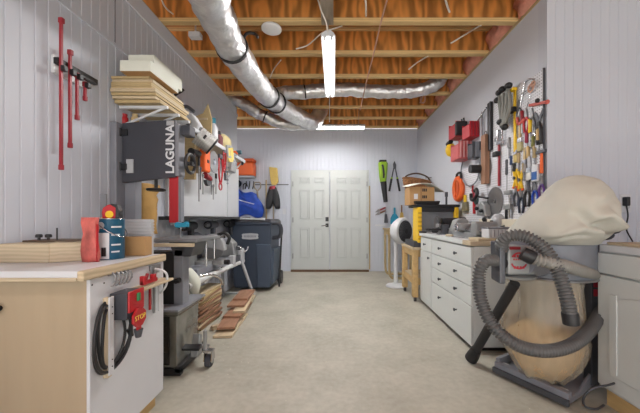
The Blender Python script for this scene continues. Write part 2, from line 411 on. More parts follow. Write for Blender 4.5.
for yy in (2.42, 3.52, 3.72):
    i = min(range(len(path)), key=lambda k: abs(path[k].y-yy)); t = (path[i+1]-path[i-1]).normalized()
    part('strap', MB().tube([path[i]-t*.012, path[i]+t*.012], .136, 24), BLACK, main)
part('strap_tail', MB().tube(spline([path[54]+V((.10, -.02, .03)), path[54]+V((.13, 0, .10)), path[54]+V((.19, .02, .11)), path[54]+V((.22, .0, .07))]), .012), BLACK, main, smooth=True)
br = thing('flex_duct', 'slimmer silver branch duct crossing to the right wall between two joists', 'duct', (.2, 4.06, 2.76))
mb, path = duct([(-.80, 3.72, 2.64), (-.66, 3.9, 2.76), (-.45, 4.01, 2.82), (-.2, 4.03, 2.85), (.1, 4.03, 2.865), (.4, 4.03, 2.85), (.7, 4.03, 2.835), (1.05, 4.04, 2.845), (1.3, 4.03, 2.89), (1.45, 4.02, 2.97), (1.5, 4.02, 3.08)], .088)
part('jacket', mb, FOIL, br, smooth=True)
i = min(range(len(path)), key=lambda k: abs(path[k].x+.42)); part('strap', MB().tube([path[i], path[i+1]], .097, 22), BLACK, br)
br = thing('flex_duct', 'short silver branch duct dropping from the left wall top into the thick duct', 'duct', (-1.1, 4.55, 2.6))
mb, path = duct([(-1.66, 4.53, 2.99), (-1.5, 4.53, 2.91), (-1.32, 4.53, 2.80), (-1.1, 4.55, 2.68), (-.88, 4.62, 2.60), (-.66, 4.74, 2.60), (-.45, 4.9, 2.66)], .088)
part('jacket', mb, FOIL, br, smooth=True)
i = min(range(len(path)), key=lambda k: abs(path[k].x+1.08)); part('strap', MB().tube([path[i], path[i+1]], .10, 22), BLACK, br)

def shop_light(label, M):
    t = thing('shop_light', label, 'ceiling light', M=M, group='hanging fluorescent shop lights')
    h = MB().prism([(-.062, 0), (.062, 0), (.05, .022), (.022, .045), (-.022, .045), (-.05, .022)], -.61, .61, 'xzy')
    part('housing', h, WHITE, t, False)
    for s in (-1, 1):
        part('tube', MB().cyl((.03*s, -.59, -.012), (.03*s, .59, -.012), .014), TUBE, t, False, smooth='auto')
        for e in (-1, 1): part('socket', MB().cbox((.03*s, e*.6, -.01), (.022, .018, .045)), WHITE, t, False)
    for e in (-.5, .5): part('hanger', MB().cyl((0, e, .04), (0, e, .28), .0025, n=6), STEEL, t, False)
    return t
shop_light('twin tube fluorescent shop light hanging lengthwise overhead', Matrix.Translation((-.05, 3.12, 2.66)))
shop_light('twin tube fluorescent shop light hanging crosswise near the back wall', Matrix.Translation((-.07, 5.05, 2.66)) @ Matrix.Rotation(math.pi/2, 4, 'Z'))
o = thing('ceiling_disc_light', 'round white flat disc fixture under a joist', 'ceiling light', (P(271.5, 29, 2.74).x, 2.74, 2.855))
part('disc', MB().lathe([(.02, .0), (.085, 0), (.094, .006), (.094, .018), (.08, .024)], n=32), DISC, o, False, smooth='auto')
part('wire', MB().tube([(0, 0, .02), (-.01, .0, .1), (-.02, .0, .22)], .006, 8), BLACK, o, False)
solo('junction_box', MB().cbox(P(195.5, 35.8, 2.86), (.11, .07, .05)).cyl(P(195.5, 35.8, 2.86), P(195.5, 35.8, 2.86)+V((0, 0, .265)), .008), WHITE, 'small white junction box under the joists by the left wall', 'junction box', bevel=.004)
solo('blocking_board', MB().box((-.115, 1.7, 2.87), (-.005, 2.69, 2.889)).box((-.08, 1.7, 2.888), (-.04, 2.67, 3.15)), GREYW, 'weathered grey board nailed lengthwise under the joists above the lengthwise light', 'board')
def wire(pts, r, m, label, name='cable', cat='cable'):
    return solo(name, MB().tube(spline(pts, 8), r, 8), m, label, cat, smooth=True)
wire([P(317, -4, 2.45), P(321, 10, 2.45), P(326, 22, 2.48), P(328, 34, 2.52)], .006, ROMEX, 'white power cable dropping to the near end of the lengthwise light')
wire([P(296, 49, 2.95), P(308, 45, 2.9), P(322, 33, 2.62), P(333, 29, 2.58), P(342, 26, 2.7)], .006, ROMEX, 'white cable crossing over the lengthwise light')
wire([P(388.5, -5, 2.3), P(381, 22, 2.6), P(374, 52, 3.0), P(366, 84, 3.6), P(360, 110, 4.2)], .007, COP, 'long thin tan cable slanting under the joists right of the lights')
wire([P(450.5, 43.5, 3.1), P(466, 34, 3.05), P(481, 25, 2.72)], .008, ROMEX, 'white cable stub hanging slanted near the right wall, nearer one')
wire([P(408.5, 69.5, 3.55), P(418, 62, 3.5), P(428, 56, 3.24)], .008, ROMEX, 'white cable stub hanging slanted between joists, farther one')
wire([V((P(365.5, -2, 2.2).x, 2.18, 2.9)), P(365.5, -2, 2.3), P(366, 8, 2.4), P(366, 16, 2.6)], .008, ROMEX, 'white cable end dangling straight beside the tan cable')
wire([V((P(445.5, -3, 2.2).x, 2.18, 2.9)), P(445.5, -3, 2.3), P(447, 5, 2.4), P(449.5, 12, 2.5)], .008, ROMEX, 'white cable end dangling over the right side of the aisle')
wire([V((P(161, -3, 2.2).x, 2.18, 2.9)), P(161, -3, 2.2), P(166, 8, 2.3), P(173, 14, 2.45)], .006, ROMEX, 'thin white cable end curling by the left wall top')
wire([V((P(192, -3, 2.2).x, 2.2, 2.93)), P(192, -3, 2.2), P(193, 10, 2.3), P(198, 15, 2.4), P(204, 12, 2.5)], .006, ROMEX, 'thin white cable looping left of the thick duct')
wire([P(231, 58, 3.2), P(240, 50, 3.15), P(247, 46, 3.1)], .006, ROMEX, 'thin white cable slanting right of the thick duct') if False else None
wire([P(270, 78, 3.7), P(274, 69, 3.6), P(281, 60, 3.24)], .006, ROMEX, 'thin pale cable slanting between joists right of the thick duct')
wire([P(420.5, 97, 4.5), P(420.5, 101, 4.5), P(423, 103, 4.5), P(425, 100, 4.5), P(424, 94, 4.5), V((1.42, 4.79, 2.98))], .012, COP, 'coral hook shaped cable end near the right wall at the back')
wire([P(329.5, 97, 4.6), P(329.5, 110, 4.8), P(329.5, 122, 5.0)], .006, WHITE, 'white hanger cord above the crosswise light')

# ------------------------------------------------------------------ left workbench
wb = thing('workbench', 'beige workbench with a white top and tools hung on its white end panel', 'workbench', (-1.28, 1.44, 0))
part('base', MB().box((-1.56, 1.24, 0), (-1.03, 1.67, .08)), ORW, wb)
part('carcass', MB().box((-1.58, 1.19, .08), (-1.015, 1.70, .828)), BEIGE, wb, bevel=.002)
part('end_panel', MB().box((-1.015, 1.1885, .078), (-1.0, 1.70, .826)), WHITE, wb, bevel=.002)
part('worktop', MB().box((-1.583, 1.145, .832), (-1.012, 1.70, .87)), WHITE, wb, bevel=.003)
part('edging', MB().box((-1.013, 1.14, .830), (-.985, 1.705, .8705)), PINEY, wb, bevel=.006)
part('edging', MB().box((-1.583, 1.139, .830), (-1.013, 1.146, .844)), PINE, wb, bevel=.002)
part('knob', MB().lathe([(.01, 0), (.009, .012), (.018, .018), (.014, .026)], c=P(0.5, 308, 1.19), M=Matrix.Rotation(math.pi/2, 4, 'X'), n=14), BLACK, wb, smooth='auto')
EX = -1.0
def on_end(px, py, off=0.):
    Y = (EX+off)*F/(px-PX); return V((EX+off, Y, CH+(PY-py)/F*Y))
def FE(px, py, off=0.): return frame(on_end(px, py, off), (0, 1, 0), (0, 0, 1))
for q in ((92, 285), (104, 283), (132, 277), (102, 373)):
    p = on_end(*q); part('screw_hole', MB().cyl(p-V((.004, 0, 0)), p+V((.0012, 0, 0)), .004, n=10), BLACK, wb)
# cord cleat with the black cord on it
cl = thing('cord_cleat', 'pine and white cleat screwed upright on the bench end with a black cord on it', 'cleat', M=frame((EX, 1.267, .561), (0, 1, 0), (0, 0, 1)))
part('spacer', MB().box((-.012, -.175, 0), (.010, .172, .022)), PINE, cl, False)
part('face_board', MB().box((-.012, -.165, .022), (.014, .175, .029)), WHITE, cl, False, bevel=.001)
for v in (-.13, -.1, .1, .13): part('screw', MB().cyl((.003, v, .028), (.003, v, .0305), .003, n=8), BLACK, cl, False)
co = thing('power_cord', 'black power cord coiled around the cleat on the bench end', 'cord', M=frame((EX, 1.267, .561), (0, 1, 0), (0, 0, 1)))
pts = []
for k in range(4*16+1):
    a = 2*math.pi*k/16+1.2; j = k/16
    pts.append((.010+(.088+.026*math.sin(j*2.4))*math.cos(a), .0+(.143+.014*math.sin(j*1.7+1))*math.sin(a), .007+.003*j+.022*abs(math.cos(a))**2))
pts += [(.06, .10, .06), (.095, .06, .05), (.11, .0, .03), (.125, -.02, .02)]
part('cable', MB().tube(spline(pts, 2), .0062, 8), BLACK, co, False, smooth=True)
part('plug', MB().cyl((.122, -.015, .02), (.136, -.05, .02), .013, .010, 12), BLACK, co, False, smooth='auto')
# switch box with the red stop paddle
sw = thing('safety_switch', 'charcoal switch box with a red stop paddle on the bench end', 'switch', M=frame((EX, 1.345, .683), (0, 1, 0), (0, 0, 1)))
part('box', MB().box((-.055, -.06, 0), (.052, .06, .078)), CHAR, sw, False, bevel=.004)
part('cover', MB().box((-.052, -.03, .078), (.05, .066, .088)), RED, sw, False, bevel=.004)
part('green_button', MB().box((-.006, .012, .087), (.014, .05, .096)), mat('green button', (40, 120, 70), .4), sw, False, bevel=.003)
oc = [(.046*math.cos(math.pi/8+math.pi/4*k), -.062+.046*math.sin(math.pi/8+math.pi/4*k)) for k in range(8)]
pd = part('stop_paddle', MB().prism(oc, .090, .102), RED, sw, False, bevel=.002)
text('STOP', YLET, pd, chain(sw) @ Matrix.Translation((0, -.062, .1025)), .031)
part('strap', MB().box((-.012, -.12, .09), (.012, -.1, .099)), RED, sw, False)
part('plug', MB().cyl((.0, -.118, .093), (.0, -.155, .093), .02, .012, 12), DGREYM, sw, False, smooth='auto')
# pale wooden peg rail with a red clamp, hook and bits
solo('wooden_rail', MB().box((EX, 1.41, .722), (-.925, 1.675, .737)), PINEY, 'pale thin wooden shelf strip sticking out of the bench end', 'shelf', bevel=.004)
M = FE(146, 280); M.translation = V((-.955, 1.50, .7445))
o = thing('hand_clamp', 'small red hand clamp lying on the pale wooden strip', 'clamp', M=M)
part('bar', MB().box((-.06, 0, -.006), (.06, .018, .006)), RED, o, False)
part('jaw', MB().box((-.06, 0, -.012), (-.04, .045, .012)), RED, o, False, bevel=.003); part('jaw', MB().box((.02, 0, -.012), (.042, .04, .012)), RED, o, False, bevel=.003)
part('handle', MB().cyl((-.03, .02, 0), (-.015, .05, 0), .008), DRED, o, False)
o = solo('coat_hook', MB().tube(spline([(EX+.006, 1.60, .80), (EX+.05, 1.605, .79), (EX+.07, 1.615, .76), (EX+.06, 1.62, .70), (EX+.03, 1.62, .66)]), .006), WHITE, 'white curved wire hook at the far end of the pale wooden strip', 'hook', smooth=True)
for k, (px, l, m, nm) in enumerate(((150, .10, RED, 'red'), (154, .12, STEEL, 'steel'), (159, .11, WHITE, 'white'))):
    p = on_end(px, 291, .02)
    solo('hanging_strip', MB().box((p.x-.004, p.y-.006, p.z-l), (p.x+.004, p.y+.006, p.z+.03)), m, nm+' thin bar hanging below the pale wooden strip on the bench end', 'bar', 'bars under the wooden strip')
o0 = None
KL = ['nearest of the five', 'second from the near end of five', 'middle one of the five', 'second from the far end of five', 'farthest of the five']
for k, px in enumerate((109, 113.4, 117.6, 121.6, 125.4)):
    Mk = FE(px, 273.5-k*.7)
    if o0 is None:
        o0 = thing('hook', 'grey steel hook pinned on the bench end, '+KL[k], 'hook', M=Mk, group='steel hooks on the bench end')
        part('shank', MB().tube(spline([(0, .0, 0), (0, 0, .02), (.004, -.02, .028), (.004, -.05, .016), (-.004, -.058, .01)]), .0042, 8), STEEL, o0, False, smooth=True)
        part('plate', MB().box((-.009, -.01, 0), (.009, .012, .006)), STEEL, o0, False)
    else: dup(o0, Mk, 'grey steel hook pinned on the bench end, '+KL[k])
o = thing('wire_brush', 'grey rounded bracket pinned under the far corner of the bench top', 'bracket', M=FE(154, 268))
part('plate', MB().box((-.045, -.012, 0), (.045, .018, .012)), STEEL, o, False, bevel=.003)
for u in (-.03, 0, .03): part('lug', MB().cyl((u, -.012, .006), (u, -.03, .006), .006), STEEL, o, False)

# on the bench
solo('timber_block', MB().box((-1.575, 1.353, .871), (-1.33, 1.60, .958)), PINE, 'long pale pine beam lying at the left on the white bench top', 'timber', bevel=.002)
Mt = Matrix.Translation((-1.328, 1.353, .871)) @ Matrix.Rotation(math.radians(34), 4, 'Z')
solo('timber_block', MB().box((0, 0.002, 0), (.125, .2, .09), Mt), PINE, 'short pine block set at an angle against the long beam on the bench', 'timber', bevel=.002)
j = thing('sanding_jig', 'thin dark board with two black knobs lying on the pine beam', 'jig', (-1.44, 1.5, .9585))
part('board', MB().box((-1.56, 1.45, .9585), (-1.30, 1.58, .968)), mat('dark board', (92, 76, 62), .6), j, bevel=.002)
for px in (37, 46.5):
    c = P(px, 236, 1.46); part('knob', MB().lathe([(.006, -.005), (.006, .012), (.014, .014), (.014, .026), (.01, .03)], c=(c.x, 1.47, .968)), BLACK, j, smooth='auto')
c = P(57, 236, 1.47); part('pin', MB().cyl((c.x, 1.47, .966), (c.x, 1.47, 1.03), .0035, n=8), BLACK, j)
# pinkish crumpled bag
mb = MB(); rings = []
for k in range(9):
    z = .871+.212*k/8; rr = []
    sx, sy = .037+.003*math.sin(k*.9), .014
    for q in range(20):
        a = 2*math.pi*q/20; ca, sa = math.cos(a), math.sin(a)
        x = sx*math.copysign(abs(ca)**.45, ca); y = sy*math.copysign(abs(sa)**.45, sa)
        p = V((-1.166+x, 1.388+y, z)); p += V((noise.noise(p*28), noise.noise(p*28+V((4, 0, 0))), 0))*.007; rr.append(p)
    rings.append(rr)
mb.loft(rings)
o = solo('abrasive_bag', mb, PINKR, 'crumpled red and pink plastic packet standing left of the teal can', 'packet', smooth=True)
part('strip', MB().box((-1.131, 1.378, .872), (-1.127, 1.388, 1.05)), RED, o)
can = thing('paint_can', 'teal paint can with a white label and wire bail on the bench', 'can', (-1.155, 1.50, .871))
part('body', MB().lathe([(.058, 0), (.060, .004), (.060, .196), (.062, .2), (.062, .206), (.056, .206), (.055, .201)], n=36), TEAL, can, False, smooth='auto')
part('lid', MB().lathe([(.054, .2), (.054, .205), (.046, .203), (.0, .203)], n=30), RED, can, False, smooth='auto')
part('rim', MB().torus((0, 0, .205), .0595, .003), CHROME, can, False, smooth=True)
mb = MB()
mb.loft([[V((.0609*math.cos(a), .0609*math.sin(a), z)) for a in [math.radians(-130+72*k/10) for k in range(11)]] for z in (.004, .135)], cap=False, close=False)
part('label_panel', mb, WHITE, can, False, smooth=True)
mb = MB()
mb.loft([[V((.0610*math.cos(a), .0610*math.sin(a), z)) for a in [math.radians(-142+14*k/4) for k in range(5)]] for z in (.004, .15)], cap=False, close=False)
part('red_label_edge', mb, RED, can, False, smooth=True)
mb = MB()
for k in range(9):
    a = math.radians(-88+2.2*k); mb.cbox((.0613*math.cos(a), .0613*math.sin(a), .04), (.0012, .0016 if k % 3 else .0026, .045), (0, 0, a))
part('barcode', mb, BLACK, can, False)
for h, l in ((.16, 44), (.12, 36), (.07, 40), (.035, 34)):
    mb = MB(); mb.loft([[V((.0609*math.cos(a), .0609*math.sin(a), z)) for a in [math.radians(-50+l*k/8) for k in range(9)]] for z in (h, h+.008)], cap=False, close=False)
    part('print_line', mb, WLET, can, False, smooth=True)
part('ear', MB().cyl((-.003, -.059, .172), (-.003, -.066, .172), .017), LGREY, can, False, smooth='auto')
part('ear', MB().cyl((.003, .059, .172), (.003, .066, .172), .017), LGREY, can, False, smooth='auto')
part('bail', MB().tube(spline([(-.003, -.067, .172), (.036, -.060, .14), (.066, -.025, .115), (.068, .02, .115), (.04, .056, .14), (.003, .067, .172)]), .0025, 8), CHROME, can, False, smooth=True)
tm = thing('tape_measure', 'red and black tape measure with yellow label on the paint can lid', 'tape measure', (-1.135, 1.49, 1.0768), rotz=.2)
part('case', MB().prism([(-.04, 0), (.03, 0), (.033, .03), (.02, .062), (-.012, .074), (-.038, .055), (-.044, .03)], -.02, .02, 'xzy'), RED, tm, False, bevel=.006)
part('grip', MB().prism([(.018, .0), (.036, .0), (.037, .04), (.026, .07), (.0, .077), (-.005, .071), (.02, .055)], -.0215, .0215, 'xzy'), BLACK, tm, False, bevel=.004)
part('label_disc', MB().lathe([(.018, 0), (.018, .003), (.0, .003)], c=(-.006, -.0205, .022), M=Matrix.Rotation(math.pi/2, 4, 'X')), YELLOW, tm, False)
part('blade_tip', MB().box((-.05, -.009, .002), (-.038, .009, .006)), YELLOW, tm, False)
solo('wood_block', MB().box((-1.185, 1.60, .8712), (-1.045, 1.665, .975)), CARD, 'square tan wooden block right of the teal can on the bench', 'block', bevel=.002)
rb = MB().box((-1.22, 1.672, .8712), (-1.055, 1.698, 1.072))
for k in range(5): rb.box((-1.223, 1.669, .985+.018*k), (-1.052, 1.7, .993+.018*k))
solo('ribbed_bin', rb, LGREY, 'light grey ribbed plastic bin standing behind the tan wooden block', 'bin', bevel=.002)
solo('yellow_spool_board', MB().prism([(-.03, 0), (.03, 0), (.02, .17), (-.02, .18)], -.01, .01, 'xzy', Matrix.Translation((-1.30, 1.66, .8712))), TANW, 'narrow yellowish board standing behind the paint can by the wall', 'board')
solo('steel_plate', MB().box((-1.36, 1.685, .8712), (-1.325, 1.695, 1.22)), STEEL, 'narrow grey steel plate standing upright behind the yellowish board', 'plate')

# ------------------------------------------------------------------ clamp rack on the left wall
rk = thing('clamp_rack', 'black steel clamp bar screwed on a white board on the left wall', 'rack', M=FL(68, 72))
part('backboard', MB().box((-.105, -.055, 0), (.11, .045, .018)), WHITE, rk, False, bevel=.002)
part('rail', MB().box((-.11, -.006, .018), (.165, .03, .045)), BLACK, rk, False, bevel=.002)
def bar_clamp(M, up, down, label):
    o = thing('bar_clamp', label, 'clamp', M=M, group='red bar clamps on the left wall')
    part('bar', MB().box((-.0075, -down, 0), (.0075, up, .013)), DRED, o, False, bevel=.002)
    part('head', MB().box((-.010, up-.03, -.004), (.010, up, .02)), DRED, o, False, bevel=.003)
    part('jaw', MB().box((-.013, -.02, .013), (.013, .012, .036)), BLACK, o, False, bevel=.003)
    part('foot', MB().box((-.009, -down, -.003), (.009, -down+.03, .017)), DRED, o, False, bevel=.003)
for (px, y0, y1, yr, lab) in ((60, 18, 170, 68, 'tallest red bar clamp, leftmost on the black wall rack'), (69, 50, 148, 72, 'second tallest red bar clamp on the black wall rack'),
                         (76, 73, 120, 76.5, 'third red bar clamp from the left, mid length, on the wall rack'), (84, 82, 101, 85, 'shortest red bar clamp at the right end of the wall rack')):
    a, b, cc = on_left(px, y0, .047), on_left(px, y1, .047), on_left(px, yr, .047)
    bar_clamp(frame(cc, (0, 1, 0), (0, 0, 1)), a.z-cc.z, cc.z-b.z, lab)

# ------------------------------------------------------------------ lumber rack, boards and foam on the left wall
lr = thing('lumber_rack', 'white steel bracket rack on the left wall carrying boards', 'rack', (LW, 2.4, 1.86))
for y in (2.14, 2.30, 2.46):
    if y > 2.2: part('upright', MB().box((LW+.001, y-.01, 1.80), (LW+.015, y+.01, 1.905)), WHITE, lr)
    part('arm', MB().box((LW+.01, y-.012, 1.885), (LW+.36, y+.012, 1.905)), WHITE, lr)
    part('brace', MB().tube([(LW+.02, y, 1.76), (LW+.34, y, 1.89)], .009, 8), WHITE, lr)
zb = 1.906; bl = []
specs = [(.33, .44, .022, 2.08, 0, TANW), (.32, .46, .020, 2.06, 0, PINEY), (.34, .43, .018, 2.05, 0, TANW), (.32, .47, .026, 2.04, 0, PINEY), (.30, .44, .016, 2.05, 0, TANW), (.31, .45, .03, 2.05, 0, TANW), (.29, .42, .02, 2.06, 0, PINEY), (.28, .43, .018, 2.05, 0, TANW)]
names = ['lowest', 'second lowest', 'third from the bottom', 'thick fourth', 'thin fifth', 'thick sixth', 'second from the top', 'topmost']
for k, (wd, ln, th, y0, rot, m) in enumerate(specs):
    M = Matrix.Translation((LW+.012, y0, zb)) @ Matrix.Rotation(math.radians(rot*.5), 4, 'Z')
    solo('board', MB().box((0, 0, 0), (wd-.012*(k % 3), ln, th), M), m, names[k]+' tan board in the stack on the wall lumber rack', 'board', 'boards on the lumber rack', bevel=.001)
    zb += th+.0012
M = Matrix.Translation((-1.467, 1.985, zb+.001))
o = solo('foam_slab', MB().box((0, 0, 0), (.21, .36, .075), M), OFFW, 'nearer white foam slab with tan underside on top of the boards', 'foam slab', bevel=.003)
part('tan_underside', MB().box((.002, .002, -.001), (.207, .357, .010), M), CARD, o)
zb += .0775
solo('foam_slab', MB().box((-1.49, 2.1, zb), (-1.303, 2.49, zb+.10)), OFFW, 'larger white foam slab lying on top, farther back and higher', 'foam slab', bevel=.003)
solo('board_offcut', MB().box((LW+.005, 1.9, 2.06), (LW+.10, 2.0, 2.10)), TANW, 'short tan offcut against the wall left of the board stack', 'board') if False else None
# small things between the saw top and the boards
for (px, py, m, lab) in ((117, 112, CYAN, 'small pale teal jar on top of the black bandsaw'), (124.5, 113, RED, 'small red knob shaped tool on top of the black bandsaw'), (135, 113, TANW, 'small tan wooden spool on top of the black bandsaw')):
    p = P(px, 0, 2.2)
    solo('shop_jar', MB().lathe([(.02, 0), (.026, .01), (.026, .06), (.018, .07), (.02, .09)], c=(p.x, 2.2, 1.777), n=16), m, lab, 'jar', smooth='auto')

# ------------------------------------------------------------------ bandsaw
bs = thing('bandsaw', 'tall black and grey bandsaw between the bench and the left wall', 'bandsaw', (-1.3, 2.2, 0))
def bx(px0, py0, px1, py1, Y): a = P(px0, py1, Y); b = P(px1, py0, Y); return a, b
part('spine', MB().box((-1.585, 2.05, .455), (-1.54, 2.21, 1.765)).box((-1.54, 2.135, .455), (-1.465, 2.21, 1.39)), GREYM, bs, bevel=.004)
uh = part('upper_housing', MB().box((-1.46, 2.13, 1.39), (-1.152, 2.21, 1.765)), CHAR, bs, bevel=.006)
dr = part('upper_door', MB().prism([(-1.535, 1.335), (-1.152, 1.378), (-1.152, 1.795), (-1.535, 1.768)], 2.10, 2.13, 'xzy'), CHAR, bs, bevel=.004)
text('LAGUNA', WLET, dr, frame((-1.185, 2.0995, 1.578), (0, 0, 1), (-1, 0, 0)), .084, sx=1.04, bold=.0022)
ic = MB()
for k in range(4): ic.box((-1.213, 2.0993, 1.752+.009*k), (-1.158, 2.1003, 1.757+.009*k))
part('door_emblem', ic, WLET, dr)
for (x, z) in ((-1.53, 1.70), (-1.53, 1.45)):
    part('door_latch', MB().cbox((x+.01, 2.095, z), (.055, .02, .045)).cyl((x-.01, 2.088, z-.03), (x-.01, 2.088, z+.03), .008), BLACK, bs, bevel=.003)
part('hinge_plate', MB().cbox((-1.475, 2.096, 1.455), (.05, .01, .10)), LGREY, bs, bevel=.002)
part('frame_edge', MB().box((-1.151, 2.10, 1.385), (-1.125, 2.19, 1.765)), GREYM, bs, bevel=.004)
part('tension_wheel', MB().torus((-1.085, 2.19, 1.49), .07, .012, 'x').cyl((-1.13, 2.19, 1.49), (-1.065, 2.19, 1.49), .016).cbox((-1.085, 2.19, 1.49), (.012, .13, .014)), BLACK, bs, smooth='auto')
part('motor_box', MB().box((-1.124, 2.13, 1.69), (-1.06, 2.22, 1.765)), CHAR, bs, bevel=.006)
part('guide_post', MB().box((-1.235, 2.18, 1.03), (-1.205, 2.21, 1.385)), STEEL, bs)
part('blade_guard', MB().box((-1.212, 2.13, 1.045), (-1.145, 2.17, 1.385)), RED, bs, bevel=.003)
part('guard_edge', MB().box((-1.145, 2.135, 1.05), (-1.125, 2.175, 1.385)), GREYM, bs)
part('post_wheel', MB().torus((-1.325, 2.16, 1.29), .055, .01, 'z').lathe([(.05, 0), (.05, .012), (.0, .016)], c=(-1.325, 2.16, 1.284)).cyl((-1.325, 2.16, 1.29), (-1.325, 2.16, 1.39), .012), BLACK, bs, smooth='auto')
part('blue_guide_knob', MB().cbox((-1.10, 2.1, 1.03), (.08, .05, .03)).ball((-1.13, 2.1, 1.03), .022).ball((-1.07, 2.1, 1.035), .02), CYAN, bs, smooth='auto')
part('blade', MB().box((-1.142, 2.149, .93), (-1.138, 2.165, 1.06)), STEEL, bs)
tb = part('table', MB().box((-1.30, 1.985, .912), (-.94, 2.40, .936)), STEEL, bs, bevel=.004)
part('fence_rail', MB().box((-1.29, 1.955, .885), (-.95, 1.98, .908)), PLY, bs, bevel=.003)
part('trunnion', MB().prism([(-1.20, .91), (-1.0, .91), (-1.04, .80), (-1.16, .80)], 2.1, 2.3, 'xzy'), DGREYM, bs, bevel=.005)
part('lower_housing', MB().box((-1.44, 2.11, .44), (-1.165, 2.27, .83)), BLACK, bs, bevel=.004)
part('lower_frame', MB().box((-1.16, 2.10, .44), (-1.095, 2.19, .85)), GREYM, bs, bevel=.004)
part('door_knob', MB().cyl((-1.125, 2.10, .63), (-1.125, 2.06, .63), .022, .018).cbox((-1.125, 2.055, .63), (.06, .018, .02)), BLACK, bs, smooth='auto')
mb = MB()
rings = []
for z, o_ in ((.05, .005), (.10, 0), (.25, -.005), (.40, 0), (.415, .018), (.437, .018)):
    rings.append([(-1.55, 2.0-o_, z), (-1.085+o_, 2.0-o_, z), (-1.10+o_, 2.36+o_, z), (-1.55, 2.36+o_, z)])
mb.loft([[V(p) for p in r] for r in rings])
part('base_cabinet', mb, GLOSS, bs, bevel=.004)
part('front_panel', MB().box((-1.54, 1.989, .07), (-1.13, 1.996, .40)), mat('black glossy panel', (38, 38, 38), .2, coat=.3), bs, bevel=.002)
part('base_rim', MB().box((-1.555, 1.975, .437), (-1.062, 2.40, .452)), GREYM, bs, bevel=.004)
part('mobile_base', MB().box((-1.56, 1.98, .0), (-1.05, 2.02, .05)).box((-1.56, 2.36, 0), (-1.05, 2.40, .05)).box((-1.09, 1.98, .02), (-1.05, 2.40, .06)), BLACK, bs, bevel=.003)
part('foot_bracket', MB().prism([(2.12, .06), (2.2, .06), (2.2, .20), (2.16, .22)], -1.05, -1.0, 'yzx').box((-1.0, 2.13, .12), (-.93, 2.17, .14)).box((-.95, 2.1, .1), (-.93, 2.13, .26)), CAST, bs, bevel=.004)
part('pedal', MB().cbox((-1.0, 2.04, .17), (.12, .05, .02), (.3, 0, 0)), BLACK, bs, bevel=.003)
cs = part('caster', MB().cyl((-.925, 2.11, .045), (-.89, 2.11, .045), .045, n=24), CHAR, bs, smooth='auto')
part('caster_hub', MB().cyl((-.93, 2.11, .045), (-.885, 2.11, .045), .022, n=16), CHROME, cs, smooth='auto')
part('caster_fork', MB().prism([(2.075, .05), (2.145, .05), (2.13, .12), (2.09, .12)], -.885, -.879, 'yzx').prism([(2.075, .05), (2.145, .05), (2.13, .12), (2.09, .12)], -.936, -.93, 'yzx').box((-.94, 2.085, .115), (-.875, 2.135, .125)), CHROME, cs)
wire([(-1.18, 2.14, 1.36), (-1.165, 2.13, 1.2), (-1.15, 2.12, 1.08)], .008, BLACK, 'black cord hanging left of the red blade guard', 'power_cord', 'cord') if False else None
# brown paper bag behind the saw
mb = MB(); rings = []
for k in range(11):
    z = .95+.40*k/10; rr = []
    for q in range(18):
        a = 2*math.pi*q/18; ca, sa = math.cos(a), math.sin(a)
        p = V((LW+.075+.07*math.copysign(abs(ca)**.6, ca), 2.325+(.095-.012*math.sin(k*.5))*math.copysign(abs(sa)**.6, sa), z))
        p += V((noise.noise(p*17), noise.noise(p*17+V((9, 0, 0))), 0))*.03; p.x = max(p.x, LW+.003); rr.append(p)
    rings.append(rr)
mb.loft(rings)
solo('paper_bag', mb, PAPER, 'crumpled brown paper bag behind the bandsaw on the left wall', 'bag', smooth=True)

# ------------------------------------------------------------------ white panels and the crowded tool shelf on the left wall
def panel(y0, y1, label):
    return solo('wall_panel', MB().box((LW, y0, 1.10), (LW+.03, y1, 1.875)), WHITE, label, 'panel', 'white panels under the tool shelf', bevel=.003)
panel(2.72, 4.22, 'wide white board on the left wall under the crowded tool shelf')
panel(4.27, 4.74, 'narrow white board at the far end of the left wall')
for k, (y, m_, lab) in enumerate(((2.95, BLACK, 'black power tool hanging under the near part of the black ledge'), (3.5, CHAR, 'charcoal power tool hanging under the middle of the black ledge'), (4.1, BLACK, 'black power tool hanging under the far part of the black ledge'))):
    o = thing('hanging_drill', lab, 'power tool', (-1.47, y, 1.06))
    part('body', MB().cyl((0, -.12, -.06), (0, .10, -.06), .05, .042), m_, o, False, smooth='auto'); part('handle', MB().box((-.025, .0, -.22), (.025, .06, -.08)), m_, o, False, bevel=.01)
    part('chuck', MB().cyl((0, -.18, -.06), (0, -.12, -.06), .018, .028), STEEL, o, False, smooth='auto'); part('hook', MB().cyl((0, 0, -.02), (0, 0, .003), .006), STEEL, o, False)
sh = thing('tool_shelf', 'pale shelf on white brackets on the left wall crowded with tools', 'shelf', (LW, 3.4, 1.885))
part('shelf_board', MB().box((LW+.001, 2.66, 1.885), (-1.30, 4.2, 1.905)), PINEY, sh)
part('front_rail', MB().box((-1.30, 2.66, 1.875), (-1.285, 4.2, 1.915)), WHITE, sh)
for y in (2.8, 3.5, 4.15): part('bracket', MB().tube([(LW+.03, y, 1.62), (-1.31, y, 1.88)], .010, 8), WHITE, sh)
solo('dark_ledge', MB().box((LW, 2.62, 1.062), (-1.36, 4.72, 1.095)), BLACK, 'narrow black ledge along the left wall below the white boards', 'ledge', bevel=.003)
SZ = 1.9065
for (y0, y1, z0, z1, x, m, lab) in ((2.76, 2.80, 1.45, 1.87, -1.45, TANW, 'tan upright board hanging left of the orange case'), (2.83, 2.86, 1.52, 1.87, -1.42, PINEY, 'narrow pale board hanging beside the tan upright board')):
    solo('hanging_board', MB().box((x, y0, z0), (x+.12, y1, z1+.012)), m, lab, 'board', bevel=.002)
